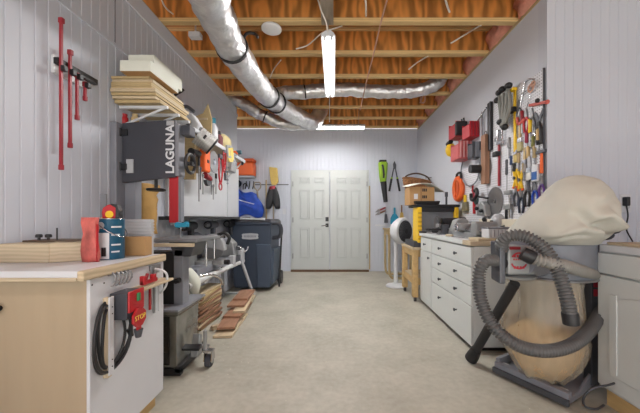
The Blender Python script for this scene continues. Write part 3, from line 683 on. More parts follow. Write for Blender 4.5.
# power tools on the shelf
o = thing('planer', 'white handheld power tool with a grey nose on the near end of the tool shelf', 'power tool', (-1.40, 2.80, SZ))
part('body', MB().prism([(-.10, 0), (.10, 0), (.12, .06), (.06, .16), (-.02, .20), (-.10, .14)], -.05, .05, 'xzy'), WHITE, o, False, bevel=.012)
part('grip', MB().tube(spline([(-.09, 0, .13), (-.12, 0, .21), (-.03, 0, .25), (.05, 0, .2)]), .017), DGREYM, o, False, smooth=True)
part('cap', MB().cyl((.02, -.055, .08), (.02, -.07, .08), .03), DGREYM, o, False, smooth='auto')
part('nose', MB().cyl((.09, 0, .03), (.16, 0, .01), .03, .022), CAST, o, False, smooth='auto')
o = thing('wooden_jig', 'tall pale plywood offcut standing on the tool shelf against the wall', 'board', (-1.36, 3.02, SZ))
part('board', MB().prism([(-.10, 0), (.08, 0), (.09, .2), (.05, .36), (.0, .26), (-.10, .22)], -.01, .01, 'xzy'), TANW, o, False)
part('cleat', MB().box((-.11, -.02, .19), (.05, .02, .21)), PLY, o, False)
def bottle(loc, r, h, m, capm, label):
    o = thing('bottle', label, 'bottle', loc)
    part('body', MB().lathe([(r*.9, 0), (r, .008), (r, h*.62), (r*.45, h*.78), (r*.4, h*.8)], n=20), m, o, False, smooth='auto')
    part('cap', MB().lathe([(r*.5, h*.8), (r*.5, h), (r*.4, h+.002)], n=16), capm, o, False, smooth='auto'); return o
bottle((-1.35, 3.25, SZ), .048, .29, WHITE, CYAN, 'white bottle with a blue cap on the tool shelf')
bottle((-1.345, 3.40, SZ), .042, .19, mat('maroon label', (120, 60, 66), .5), BLACK, 'small maroon bottle with a black cap on the tool shelf')
solo('rag_bundle', MB().ball((-1.40, 3.62, SZ+.11), .14, (.8, 1, .78)), mat('cream rag', (214, 200, 150), .9, var=.15, scale=9, bump=.5), 'cream rag bundle on the far half of the tool shelf', 'rag', smooth=True)
o = thing('heat_gun', 'small dark teal and orange tool near the far end of the tool shelf', 'power tool', (-1.36, 3.95, SZ))
part('body', MB().cyl((-.06, 0, .05), (.10, 0, .07), .035, .028), mat('dark teal plastic', (50, 90, 104), .5), o, False, smooth='auto')
part('handle', MB().cyl((-.03, 0, .05), (-.07, -.01, .0), .02), ORANGE, o, False, smooth='auto')
solo('orange_handle_tool', MB().tube(spline([(-1.34, 3.80, SZ+.015), (-1.31, 3.84, SZ+.05), (-1.30, 3.9, SZ+.02)]), .016), ORANGE, 'short orange handle lying on the tool shelf edge', 'tool', smooth=True)
solo('yellow_level', MB().cbox((-1.33, 3.70, SZ+.018), (.03, .2, .034), (0, 0, .3)), YELLOW, 'short yellow level lying on the tool shelf', 'level', bevel=.003)
for (px, py, Y, r, h, m, lab) in ((219, 0, 3.5, .035, .16, YELLOW, 'yellow squeeze bottle on the front of the tool shelf'), (224, 0, 3.75, .03, .14, mat('pale lid', (206, 190, 150), .6), 'pale plastic jar on the front of the tool shelf'), (229, 0, 4.0, .03, .12, ORANGE, 'orange topped jar on the far front of the tool shelf'), (209.5, 0, 3.15, .03, .13, LGREY, 'light grey jar near the front of the tool shelf')):
    p = P(px, 0, Y); bottle((p.x, Y, SZ), r, h, m, DGREYM, lab)
o = thing('bent_pry_bar', 'black bent bar sticking up above the near end of the tool shelf', 'bar', (-1.50, 2.76, 1.9065))
part('bar', MB().tube(spline([(0, 0, 0.0), (0, 0, .22), (-.03, 0, .32), (.05, 0, .38), (.07, 0, .40)]), .012, 8), BLACK, o, False, smooth=True)
o = thing('clamp_pad', 'folded yellow cloth hanging over the front rail of the tool shelf', 'cloth', M=frame((-1.282, 3.55, 1.93), (0, 1, 0), (0, 0, 1)))
part('cloth', MB().prism([(-.09, -.02), (.08, .03), (.12, -.10), (.02, -.2), (-.07, -.14)], .002, .02), mat('yellow cloth', (222, 200, 110), .9, var=.1), o, False, bevel=.005)
# tools hanging in front of the shelf edge
HX = -1.27
def on_rail(px, py, off=0.):
    Y = (HX+off)*F/(px-PX); return V((HX+off, Y, CH+(PY-py)/F*Y))
def FH(px, py, off=0.): return frame(on_rail(px, py, off), (0, 1, 0), (0, 0, 1))
M = Matrix.Translation(P(203.5, 139.5, 2.72)) @ V((.70, .42, -.58)).to_track_quat('Z', 'Y').to_matrix().to_4x4()
o = thing('ribbed_drum', 'silver ribbed motor drum hung slanted beside the bandsaw top', 'motor', M=M)
prof = [(.02, -.06)]
for k in range(7): prof += [(.088, -.06+.0205*k), (.088, -.06+.0205*k+.014), (.074, -.06+.0205*k+.0142), (.074, -.06+.0205*k+.0203)]
prof += [(.088, .085), (.09, .095), (.02, .095)]
part('fins', MB().lathe(prof, n=30), mat('silver fins', (196, 196, 194), .4, .4), o, False, smooth='auto')
part('end_ring', MB().torus((0, 0, .095), .084, .009), BLACK, o, False, smooth=True)
part('hanger', MB().box((-.12, -.015, -.01), (-.08, .015, .01)), BLACK, o, False)
o = thing('orange_case', 'tall orange plastic case hanging below the ribbed drum', 'case', M=FH(205, 161))
part('shell', MB().box((-.06, -.11, -.03), (.06, .11, .03)), ORANGE, o, False, bevel=.014)
part('handle', MB().tube(spline([(-.03, .085, 0), (-.02, .14, 0), (.03, .15, 0), (.035, .085, 0)]), .009), BLACK, o, False, smooth=True)
part('latch', MB().box((-.018, -.02, .029), (.018, .01, .036)), BLACK, o, False)
o = thing('saw_blade', 'round grey saw blade hanging right of the orange case', 'saw blade', M=FH(214, 162))
teeth = []
for k in range(72):
    a = 2*math.pi*k/72; r = .118 if k % 2 else .111; teeth.append((r*math.cos(a), r*math.sin(a)))
part('disc', MB().prism(teeth, -.002, .002), STEEL, o, False)
part('hub', MB().cyl((0, 0, -.006), (0, 0, .008), .03), CHROME, o, False, smooth='auto')
def chain_clamp(px, py, s, label, m=RED):
    o = thing('hand_clamp', label, 'clamp', M=FH(px, py))
    part('handle', MB().tube(spline([(-.03*s, .14*s, 0), (-.045*s, .05*s, 0), (-.03*s, -.06*s, 0), (0, -.12*s, 0)]), .009), m, o, False, smooth=True)
    part('handle', MB().tube(spline([(.03*s, .14*s, 0), (.05*s, .04*s, 0), (.035*s, -.05*s, 0), (0.01, -.12*s, 0)]), .009), m, o, False, smooth=True)
    part('jaw', MB().box((-.04*s, .13*s, -.012), (.04*s, .17*s, .012)), DGREYM, o, False, bevel=.004)
    part('ring', MB().torus((0, -.14*s, 0), .035*s, .007), m, o, False, smooth=True)
    return o
chain_clamp(220.5, 172, 1.15, 'long red handled clamp hanging right of the round blade')
chain_clamp(224.5, 161, .75, 'short red handled clamp hanging near the far end of the tool shelf')
o = thing('angle_grinder', 'dark red handled tool hanging under the orange case', 'power tool', M=FH(207.5, 176))
part('body', MB().cyl((-.06, .0, 0), (.06, -.02, 0), .03, .026), DRED, o, False, smooth='auto')
part('guard', MB().prism([(.055*math.cos(a), -.045+.055*math.sin(a)) for a in [math.pi*k/9+math.pi for k in range(10)]], -.015, .015), DGREYM, o, False)
o = thing('hand_wheel_tool', 'black handled drill hanging left of the orange case', 'power tool', M=FH(196, 156))
part('body', MB().cyl((-.09, .02, 0), (.05, .03, 0), .033, .03), BLACK, o, False, smooth='auto')
part('handle', MB().cyl((-.05, .02, 0), (-.075, -.10, .0), .02, .024), BLACK, o, False, smooth='auto')
part('chuck', MB().cyl((.05, .03, 0), (.09, .033, 0), .02, .012), STEEL, o, False, smooth='auto')
for (px, py, l, m, lab) in ((199, 176, .24, STEEL, 'thin steel rod hanging in front of the wide white board, nearest one'), (216, 183, .12, CAST, 'short steel bar hanging below the round blade'),
                            (227.5, 165, .2, TANW, 'thin wooden stick hanging at the far end of the tool shelf')):
    o = thing('hanging_tool', lab, 'tool', M=FH(px, py)); part('shaft', MB().cyl((0, -l, 0), (0, l*.5, 0), .006, n=10), m, o, False, smooth='auto')
    part('grip', MB().cyl((0, l*.4, 0), (0, l*.85, 0), .012, n=12), BLACK if m is not TANW else m, o, False, smooth='auto')
o = thing('bench_vise', 'silver cast clamp head at the far end of the tool shelf', 'vise', M=FH(231, 168))
part('body', MB().prism([(-.09, -.05), (.06, -.06), (.1, .02), (.03, .08), (-.06, .06)], -.04, .04), CAST, o, False, bevel=.01)
part('screw', MB().cyl((-.14, -.02, 0), (-.09, -.01, 0), .012), CHROME, o, False, smooth='auto')
part('bar', MB().cyl((-.13, -.08, 0), (-.13, .05, 0), .006), CHROME, o, False)
o = thing('caulk_gun', 'slim silver frame tool lying at the far shelf edge', 'tool', (-1.30, 4.05, 1.93), rotz=.0)
part('rod', MB().cyl((0, -.25, 0), (0, .12, -.02), .008), CHROME, o, False); part('cradle', MB().box((-.025, -.2, -.012), (.025, .05, -.004)), STEEL, o, False)
part('trigger', MB().prism([(.05, -.10), (.08, -.10), (.1, 0), (.05, 0)], -.01, .01, 'yzx'), BLACK, o, False)
for (px, py, sc_, m, lab) in ((229, 152, .8, CAST, 'silver C clamp upper left of the cast clamp head'), (235, 160, .7, CHROME, 'bright C clamp hanging outermost at the far end of the tool shelf'), (226.5, 176, .6, DGREYM, 'dark grey C clamp hanging below the cast clamp head')):
    o = thing('c_clamp', lab, 'clamp', M=FH(px, py) @ Matrix.Rotation(.5*sc_-.2, 4, 'Z'))
    part('frame', MB().prism([(q[0]*sc_, q[1]*sc_) for q in ((-.09, -.09), (.06, -.09), (.06, -.055), (-.05, -.055), (-.05, .065), (.06, .065), (.06, .10), (-.09, .10))], -.012, .012), m, o, False, bevel=.005)
    part('screw', MB().cyl((.04*sc_, -.16*sc_, 0), (.04*sc_, .02*sc_, 0), .009), CHROME, o, False, smooth='auto'); part('handle', MB().cyl((.0, -.15*sc_, 0), (.08*sc_, -.15*sc_, 0), .005), CHROME, o, False)
for k, (px, py, l, m, lab) in enumerate(((200.5, 178, .11, DGREYM, 'grey wrench hanging between the drill and the dark red tool'), (211.5, 186, .09, STEEL, 'thin steel pick hanging under the dark red tool'), (213.3, 192, .08, STEEL, 'small steel hook tool hanging low on the white board'), (203, 184, .1, CAST, 'small cast wrench hanging low left of the steel pick'))):
    o = thing('wrench', lab, 'wrench', M=FH(px, py))
    part('shank', MB().box((-.006, -l, -.003), (.006, l*.7, .003)), m, o, False); part('head', MB().torus((0, l*.8, 0), .014, .006), m, o, False, smooth=True)

# ------------------------------------------------------------------ mitre saw on its folding stand, lumber, scrap, bins
st = thing('folding_stand', 'light grey tubular folding stand under the mitre saw', 'stand', (-1.36, 3.2, 0))
for x in (-1.24, -1.5):
    part('rail', MB().tube([(x, 2.45, .50), (x, 3.95, .50)], .028, 14), mat('pale tube', (204, 206, 206), .35), st, smooth='auto')
    part('leg', MB().tube([(x+.02, 3.84, .50), (x+.14 if x > -1.3 else x-.02, 3.98, .012)], .02, 12), LGREY, st, smooth='auto')
    part('leg', MB().tube([(x, 2.56, .50), (x, 2.50, .012)], .02, 12), LGREY, st, smooth='auto')
for y in (2.75, 3.86): part('cross_tube', MB().tube([(-1.5, y, .475), (-1.22, y, .475)], .018, 12), LGREY, st, smooth='auto')
part('foot_tube', MB().tube([(-1.11, 3.97, .05), (-1.5, 3.97, .05)], .014, 10), LGREY, st, smooth='auto')
part('bracket', MB().box((-1.29, 3.78, .48), (-1.20, 3.9, .66)).box((-1.33, 3.8, .65), (-1.2, 3.88, .68)), LGREY, st, bevel=.008)
part('bracket', MB().box((-1.28, 3.5, .51), (-1.21, 3.58, .62)), LGREY, st, bevel=.008)
part('clamp_lever', MB().tube(spline([(-1.2, 3.86, .62), (-1.16, 3.88, .66), (-1.15, 3.89, .70)]), .01, 8), CHROME, st, smooth=True)
ZS = -.10
ms = thing('mitre_saw', 'grey sliding mitre saw on the tubular stand below the white boards', 'mitre saw', (-1.38, 3.15, .624))
part('base', MB().box((-1.56, 2.7, .624), (-1.275, 3.55, .70)), GREYM, ms, bevel=.012)
part('turntable', MB().lathe([(.14, 0), (.14, .035), (.12, .045), (0, .045)], c=(-1.40, 3.1, .70), n=32), CAST, ms, smooth='auto')
part('mitre_arm', MB().box((-1.28, 3.03, .69), (-1.17, 3.17, .735)), CAST, ms, bevel=.01)
part('mitre_knob', MB().cyl((-1.17, 3.1, .71), (-1.12, 3.1, .71), .024), BLACK, ms, smooth='auto')
part('fence', MB().box((-1.45, 2.65, .70), (-1.425, 3.02, .83)).box((-1.45, 3.18, .70), (-1.425, 3.6, .83)), CAST, ms, bevel=.006)
part('motor', MB().cyl((-1.38, 3.14, .92), (-1.30, 3.42, .93), .085, .075), GREYM, ms, smooth='auto')
part('blade_guard', MB().prism([(-1.30+.145*math.cos(a), .86+.145*math.sin(a)) for a in [math.pi*k/14-.2 for k in range(15)]], 3.06, 3.13, 'xzy'), LGREY, ms, bevel=.01)
part('blade', MB().cyl((-1.30, 3.09, .86), (-1.30, 3.096, .86), .128, n=40), STEEL, ms)
part('slide_rail', MB().cyl((-1.55, 3.05, .98), (-1.15, 3.05, .98), .015).cyl((-1.55, 3.18, .98), (-1.15, 3.18, .98), .015), CHROME, ms, smooth='auto')
part('arm', MB().prism([(-1.55, .70), (-1.46, .70), (-1.42, .98), (-1.5, 1.03), (-1.56, .98)], 3.02, 3.2, 'xzy'), CHAR, ms, bevel=.012)
part('handle', MB().tube(spline([(-1.24, 3.1, 1.0), (-1.17, 3.1, 1.02), (-1.12, 3.1, .97), (-1.14, 3.1, .90)]), .018), BLACK, ms, smooth=True)
part('work_clamp', MB().cyl((-1.26, 2.86, .70), (-1.26, 2.86, .99), .01).cyl((-1.26, 2.86, .97), (-1.18, 2.86, .97), .01).cyl((-1.18, 2.86, .78), (-1.18, 2.86, 1.0), .008), CHROME, ms, smooth='auto')
db = MB(); rings = []
for k in range(9):
    t = k/8; c_ = V((-1.26+.05*math.sin(t*1.8)-.02, 2.52+.05*t, .74-.24*t)); r = .04+.035*math.sin(math.pi*min(1, t*1.1)); rings.append([c_+V((r*.8*math.cos(2*math.pi*q/16), r*math.sin(2*math.pi*q/16), .15*r*math.cos(2*math.pi*q/16))) for q in range(16)])
db.loft(rings); part('dust_bag', db, OFFW, ms, smooth=True)
part('bag_hoop', MB().tube(spline([(-1.2, 2.58, .66), (-1.14, 2.66, .66), (-1.09, 2.76, .61), (-1.09, 2.84, .53)]), .012, 10), CHROME, ms, smooth=True)
o = thing('router_table', 'small charcoal machine with a grey crank beside the mitre saw', 'machine', (-1.4, 2.55, .624))
for (y, m_) in ((3.72, CAST),):
    part('casting', MB().prism([(-1.5, .70), (-1.24, .70), (-1.26, .86), (-1.36, .95), (-1.5, .9)], 3.62, 3.78, 'xzy'), m_, o, bevel=.012)
    part('foot', MB().box((-1.52, 3.6, .624), (-1.22, 3.8, .70)), DGREYM, o, bevel=.006)
    part('crank', MB().cyl((-1.24, 3.70, .80), (-1.2, 3.70, .80), .03).ball((-1.19, 3.70, .80), .018), CHROME, o, smooth='auto')
for o_ in [q for q in bpy.data.objects if q.type == 'EMPTY' and q.name in ('mitre_saw', 'router_table')]: o_.location.z += ZS
# strips of lumber stacked under the stand
LB = ['lowest', 'second', 'third', 'fourth', 'fifth', 'sixth', 'seventh', 'top']
for k in range(8):
    M = Matrix.Translation((-1.33-.002*k, 3.1, .003+.0245*k)) @ Matrix.Rotation(math.radians(1+R.uniform(-5, 5)), 4, 'Z')
    solo('wood_strip', MB().box((-.10, -.34-.05*(k % 3), 0), (.07+.02*(k % 2), .12, .014+.009*(k % 2)), M), [TANW, REDW, PINEY, REDW][k % 4], LB[k]+' wood strip in the stack under the tubular stand, counted from the floor', 'board', 'wood strips stacked under the stand', bevel=.001)
for k in range(8, 15):
    M = Matrix.Translation((-1.32, 3.1, .003+.0245*k)) @ Matrix.Rotation(math.radians(1+R.uniform(-6, 6)), 4, 'Z')
    solo('wood_strip', MB().box((-.08, -.38-.04*(k % 2), 0), (.08, .1, .016+.0075*(k % 2)), M), [REDW, TANW, PINEY][k % 3], 'loose wood strip %d above the eight even ones under the tubular stand' % (k-7), 'board', 'wood strips stacked under the stand', bevel=.001)
# scrap planks on the floor
sc = [(2.60, -1.0, .62, .13, 4, PINEY, 'pale lowest plank with its end nearest the camera in the floor scrap pile'),
      (3.0, -1.03, .90, .13, 7, PINEY, 'long pale plank running to the back of the floor scrap pile'),
      (2.68, -1.0, .45, .12, 9, REDW, 'reddish plank over the nearest end of the floor scrap pile'),
      (2.92, -1.03, .50, .13, 3, REDW, 'reddish plank in the middle of the floor scrap pile'),
      (3.0, -.985, .7, .08, 8, PINEY, 'narrow pale plank at the right side of the floor scrap pile'),
      (3.12, -1.06, .70, .14, 6, REDW, 'broad reddish top plank of the floor scrap pile'),
      (3.3, -1.07, .34, .12, 2, REDW, 'short reddish offcut lying highest on the floor scrap pile')]
z = .002
for k, (y, x, ln, wd, rot, m, lab) in enumerate(sc):
    M = Matrix.Translation((x, y, z)) @ Matrix.Rotation(math.radians(rot), 4, 'Z')
    solo('scrap_plank', MB().box((-wd/2-.02, 0, 0), (wd/2+.02, ln, .022), M), m, lab, 'board', 'scrap planks on the floor', bevel=.001)
    z += .0232
M = Matrix.Translation((-1.13, 2.72, .06)) @ Euler((math.radians(0), math.radians(-35), math.radians(35))).to_matrix().to_4x4()
M = Matrix.Translation((-1.19, 2.80, .004)) @ Matrix.Rotation(math.radians(-42), 4, 'Z')
solo('scrap_plank', MB().box((0, 0, 0), (.05, .28, .035), M), PINEY, 'short pale stick lying aslant left of the floor scrap pile', 'board', 'scrap planks on the floor')

tr = thing('wheeled_bin', 'navy blue wheeled rubbish bin beside the double door', 'rubbish bin', (-1.19, 4.55, 0))
def frus(x0, x1, y0, y1, z0, X0, X1, Y0, Y1, z1):
    return MB().loft([[V((x0, y0, z0)), V((x1, y0, z0)), V((x1, y1, z0)), V((x0, y1, z0))], [V((X0, Y0, z1)), V((X1, Y0, z1)), V((X1, Y1, z1)), V((X0, Y1, z1))]])
part('body', frus(-1.47, -.935, 4.25, 4.82, .05, -1.53, -.915, 4.19, 4.92, 1.0), NAVY, tr, bevel=.03)
part('rim', MB().box((-1.55, 4.17, .985), (-.90, 4.94, 1.02)), NAVY, tr, bevel=.012)
part('lid', frus(-1.55, -.895, 4.16, 4.95, 1.02, -1.5, -.93, 4.25, 4.88, 1.065), CHAR, tr, bevel=.01)
part('panel', frus(-1.12, -.932, 4.236, 4.30, .07, -1.13, -.918, 4.198, 4.28, .70), NAVYL, tr, bevel=.01)
part('side_step', frus(-.95, -.90, 4.3, 4.75, .1, -.95, -.885, 4.28, 4.8, .62), NAVYL, tr, bevel=.01)
part('handle', MB().tube(spline([(-.91, 4.26, 1.01), (-.82, 4.27, 1.0), (-.785, 4.30, .92), (-.81, 4.33, .81), (-.92, 4.34, .78)]), .03, 12), CHAR, tr, smooth=True)
part('handle_bar', MB().tube([(-1.42, 4.2, 1.075), (-1.0, 4.2, 1.06)], .016, 12), LGREY, tr, smooth='auto')
for x in (-1.46, -.89): part('wheel', MB().cyl((x-.03, 4.80, .11), (x+.03, 4.80, .11), .11, n=28), BLACK, tr, smooth='auto')
lb = [(-.14, -.035), (-.12, -.05), (0, -.06), (.12, -.05), (.14, -.035), (.13, 0), (.14, .035), (.12, .05), (0, .06), (-.12, .05), (-.14, .035), (-.13, 0)]
pl = part('label_plate', MB().prism([(-1.213+u*.85, .815+v*.75) for u, v in lb], 4.185, 4.215, 'xzy'), LGREY, tr)
mb = MB()
for k in range(9): mb.box((-1.298+.02*k, 4.183, .80), (-1.286+.02*k, 4.1855, .83))
part('worn_print', mb, GREYM, pl)
part('black_edge', MB().box((-.80, 4.45, .2), (-.765, 4.5, .85)), BLACK, tr, bevel=.006) if False else None
solo('steel_tube', MB().tube([(-.86, 4.55, .004), (-.87, 4.84, .92)], .014, 10), BLACK, 'black tube leaning upright at the right side of the navy bin', 'tube', smooth='auto')

# ------------------------------------------------------------------ left part of the back wall
o = thing('orange_toolbox', 'orange plastic toolbox high on the back wall at the left', 'toolbox', M=FB(246.5, 169))
part('box', MB().box((-.20, -.16, .02), (.20, .10, .24)), ORANGE, o, False, bevel=.025)
part('lid', MB().box((-.205, .105, .015), (.205, .17, .245)), mat('dark orange', (200, 84, 34), .5), o, False, bevel=.02)
part('latch', MB().box((-.03, .06, .238), (.03, .13, .25)), DGREYM, o, False, bevel=.004)
part('wall_bracket', MB().box((-.2, -.20, 0), (.2, -.165, .22)).box((-.2, -.2, 0), (.2, .05, .02)), STEEL, o, False)
mb = MB(); n, m_ = 22, 18; g = []
for i in range(n+1):
    row = []
    for j in range(m_+1):
        u, v = i/n, j/m_
        x = -.32+.60*u+.05*math.sin(v*5)+.06*(1-v)*u; z = -.34+.56*v-(.22*max(0, u-.35))*(v)-.06*math.sin(u*9+v*3)*.6
        y = .10+.09*noise.noise(V((u*4, v*4, 1)))+.10*math.sin(math.pi*u)*math.sin(math.pi*v)
        row.append(V((x, z, y)))
    g.append(row)
back = [[V((p.x*.97, p.y*.97, .012)) for p in r] for r in g]
F_ = [[mb.bm.verts.new(p) for p in r] for r in g]; B_ = [[mb.bm.verts.new(p) for p in r] for r in back]
for i in range(n):
    for j in range(m_):
        mb.bm.faces.new((F_[i][j], F_[i+1][j], F_[i+1][j+1], F_[i][j+1])); mb.bm.faces.new((B_[i][j+1], B_[i+1][j+1], B_[i+1][j], B_[i][j]))
for i in range(n):
    mb.bm.faces.new((F_[i][0], B_[i][0], B_[i+1][0], F_[i+1][0])); mb.bm.faces.new((F_[i+1][m_], B_[i+1][m_], B_[i][m_], F_[i][m_]))
for j in range(m_):
    mb.bm.faces.new((F_[0][j+1], B_[0][j+1], B_[0][j], F_[0][j])); mb.bm.faces.new((F_[n][j], B_[n][j], B_[n][j+1], F_[n][j+1]))
bj = thing('blue_bag', 'bright blue nylon bag hanging on the back wall below the orange toolbox', 'bag', M=FB(246.5, 199.5, .003))
part('fabric', mb, BLUE, bj, False, smooth=True)
part('white_strap', MB().tube(spline([(-.28, .05, .17), (-.08, -.02, .24), (.05, -.06, .25), (.2, -.1, .17)]), .009, 8), WHITE, bj, False, smooth=True)
part('hook_loop', MB().tube(spline([(-.05, .2, .06), (-.05, .3, .03), (0, .32, .02), (.03, .26, .05)]), .012, 8), BLACK, bj, False, smooth=True)
o = thing('garment', 'dark hanging cap and straps on hooks above the blue bag', 'bag', M=FB(242, 184))
part('cap', MB().ball((-.06, 0, .07), .075, (1, 1, .7)), mat('dark navy cloth', (38, 42, 56), .8), o, False, smooth=True)
for u in (.09, .16, .24): part('strap', MB().tube(spline([(u, .05, .01), (u+.01, 0, .05), (u, -.06, .05), (u-.02, -.10, .02)]), .012, 8), BLACK, o, False, smooth=True)
o = thing('shovel', 'D handled garden tool standing against the back wall right of the blue bag', 'shovel', M=frame((P(257.5, 0, 5.82).x, 5.82, 0), (1, 0, 0), (0, 0, 1)))
top = P(0, 183, 5.82).z
part('shaft', MB().cyl((0, .3, 0), (0, top-.14, 0), .017), GREYW, o, False, smooth='auto')
part('grip', MB().tube(spline([(0, top-.16, 0), (-.06, top-.09, 0), (-.055, top, 0), (0, top+.012, 0), (.055, top, 0), (.06, top-.09, 0), (0, top-.16, 0)]), .014, 10), mat('pale grip', (150, 140, 124), .6), o, False, smooth=True)
part('blade', MB().prism([(-.11, .06), (0, 0.002), (.11, .06), (.11, .3), (-.11, .3)], -.006, .006), STEEL, o, False)
o = thing('wooden_pole', 'plain wooden pole standing on the back wall left of the broom', 'pole', M=frame((P(266.2, 0, 5.83).x, 5.83, 0), (1, 0, 0), (0, 0, 1)))
part('shaft', MB().cyl((0, .03, 0), (0, P(0, 180, 5.83).z, 0), .015), TANW, o, False, smooth='auto'); part('ferrule', MB().cyl((0, .002, 0), (0, .05, 0), .019), STEEL, o, False)
o = thing('broom', 'straw broom standing head up against the back wall', 'broom', M=frame((P(273.5, 0, 5.82).x, 5.82, 0), (1, 0, 0), (0, 0, 1)))
hb, ht = P(0, 183, 5.82).z, P(0, 168, 5.82).z
part('shaft', MB().cyl((0, .003, 0), (0, hb, 0), .014), GREYW, o, False, smooth='auto')
part('bristles', MB().prism([(-.035, hb-.04), (.045, hb-.05), (.10, hb+.02), (.075, ht), (-.085, ht+.02), (-.06, hb+.06)], -.03, .03), STRAW, o, False, bevel=.012)
part('collar', MB().box((-.04, hb-.08, -.02), (.045, hb-.03, .025)), mat('broom collar', (150, 148, 140), .6), o, False, bevel=.008)
o = thing('leather_gloves', 'black and red work gloves hanging in front of the broom handle', 'gloves', M=FB(273, 196, .09))
mb = MB()
for s, dx in ((-1, -.06), (1, .07)):
    rings = []
    for k in range(8):
        t = k/7; c_ = V((dx*.3+dx*1.1*t, .17-.42*t, .02)); r = .05+.028*math.sin(math.pi*t); rings.append([c_+V((r*math.cos(2*math.pi*q/14), .25*r*math.sin(q), .55*r*math.sin(2*math.pi*q/14))) for q in range(14)])
    mb.loft(rings)
part('glove_pair', mb, BLACK, o, False, smooth=True)
part('red_cuff', MB().cyl((-.01, .19, .02), (.0, .13, .02), .06), DRED, o, False, smooth='auto')

# ------------------------------------------------------------------ right part of the back wall
o = thing('leaf_blower', 'lime green and black leaf blower hanging on the back wall right of the door', 'leaf blower', M=FB(383, 180, .02))
top, mid, bot = .36, -.06, -.45
part('motor_body', MB().loft([[V((x*s_, v, z_*s_)) for x, z_ in ((-.10, 0), (-.06, .09), (.06, .09), (.10, 0), (.06, -.01), (-.06, -.01))] for v, s_ in ((mid, .62), (.06, .78), (.22, .92), (.34, .98), (top, .85))]), LIME, o, False, bevel=.008)
part('intake', MB().box((-.085, top-.01, 0), (.06, top+.035, .08)), BLACK, o, False, bevel=.01)
part('nozzle', MB().cyl((0, mid+.02, .04), (.045, bot, .04), .06, .042, 20), BLACK, o, False, smooth='auto')
part('handle', MB().tube(spline([(-.03, .28, .08), (-.03, .25, .16), (-.01, .1, .15), (0, .04, .07)]), .018), BLACK, o, False, smooth=True)
o = thing('loppers', 'black handled loppers hanging open end down on the back wall', 'loppers', M=FB(394.5, 164, .02))
for s in (-1, 1):
    part('handle', MB().tube([(s*.015, -.08, 0), (s*.06, -.3, 0)], .012), DGREYM, o, False, smooth='auto')
    part('grip', MB().tube([(s*.06, -.3, 0), (s*.105, -.55, 0)], .021), BLACK, o, False, smooth='auto')
    part('ferrule', MB().tube([(s*.052, -.27, 0), (s*.064, -.32, 0)], .018), LIME, o, False, smooth='auto')
part('blade', MB().prism([(-.02, -.10), (.03, -.1), (.035, -.02), (0, .06), (-.03, 0)], -.01, .01), DGREYM, o, False)
bk = thing('basket', 'brown wicker basket with a hoop handle high in the back right corner', 'basket', M=frame(P(414, 186, 5.2), (1, 0, 0), (0, 0, 1)))
rings = []
for k in range(9):
    t = k/8; r = .15+.08*math.sin(t*math.pi*.6); rings.append([V((r*1.05*math.cos(2*math.pi*q/28), -.17+.25*t-.04*math.cos(2*math.pi*q/28), .17+.16*math.sin(2*math.pi*q/28)*(.7+.3*t))) for q in range(28)])
inner = [[V((p.x*.93, p.y+.01, .17+(p.z-.17)*.92)) for p in r] for r in rings[::-1]]
part('weave', MB().loft(rings+inner), WICK, bk, False, smooth=True)
part('rim', MB().tube([r for r in rings[-1]]+[rings[-1][0]], .016, 8), WICK, bk, False, smooth=True)
part('hoop', MB().tube(spline([(-.24, .07, .17), (-.17, .16, .17), (0, .20, .17), (.18, .14, .17), (.25, .03, .17)]), .014, 8), mat('dark wicker', (84, 62, 48), .7), bk, False, smooth=True)
part('wall_hook', MB().cyl((.15, .12, .17), (.255, .13, .17), .008), STEEL, bk, False)
o = thing('utility_rail', 'narrow white rail on the back wall holding small brushes', 'rail', M=FB(385, 225))
part('rail', MB().box((-.20, -.02, 0), (.30, .01, .03)), WHITE, o, False)
o = thing('hand_brush', 'grey brush with bristles hanging on the back wall under the leaf blower', 'brush', M=FB(385.5, 214, .01))
part('handle', MB().cyl((0, .0, .02), (0, .13, .02), .013), GREYM, o, False, smooth='auto'); part('head', MB().prism([(-.03, -.18), (.045, -.18), (.025, 0), (-.02, 0)], 0, .05), DGREYM, o, False, bevel=.006)
o = thing('dustpan', 'light blue dustpan hanging on the back wall left of the white fan', 'dustpan', M=FB(394.5, 217, .012))
part('pan', MB().prism([(-.09, -.14), (.07, -.14), (.08, -.02), (.03, .06), (-.04, .06), (-.085, -.02)], 0, .05), CYAN, o, False, bevel=.012); part('handle', MB().box((-.02, .05, .005), (.018, .19, .03)), CYAN, o, False, bevel=.008)
o = thing('whisk', 'brown handled whisk brush hanging right of the blue dustpan', 'brush', M=FB(401.5, 212, .012))
part('handle', MB().cyl((0, -.02, .02), (0, .14, .02), .013), mat('brown handle', (112, 74, 48), .6), o, False, smooth='auto'); part('head', MB().prism([(-.04, -.14), (.04, -.14), (.025, -.01), (-.025, -.01)], 0, .045), STRAW, o, False, bevel=.006)
for (dx, dy, lab) in ((0, 0, 'upper red handled trowel on the back wall right of the door'), (.0, -.06, 'lower brown handled trowel on the back wall right of the door')):
    Mq = FB(380, 210, .012) @ Matrix.Translation((dx, dy, 0)) @ Matrix.Rotation(math.radians(24), 4, 'Z')
    o = thing('trowel', lab, 'trowel', M=Mq)
    part('handle', MB().cyl((.0, 0, .015), (.12, 0, .015), .016), DRED if dy == 0 else mat('brown handle', (112, 74, 48)), o, False, smooth='auto'); part('blade', MB().prism([(-.12, 0), (-.03, -.03), (0, -.01), (0, .01), (-.03, .03)], .01, .016), STEEL, o, False)

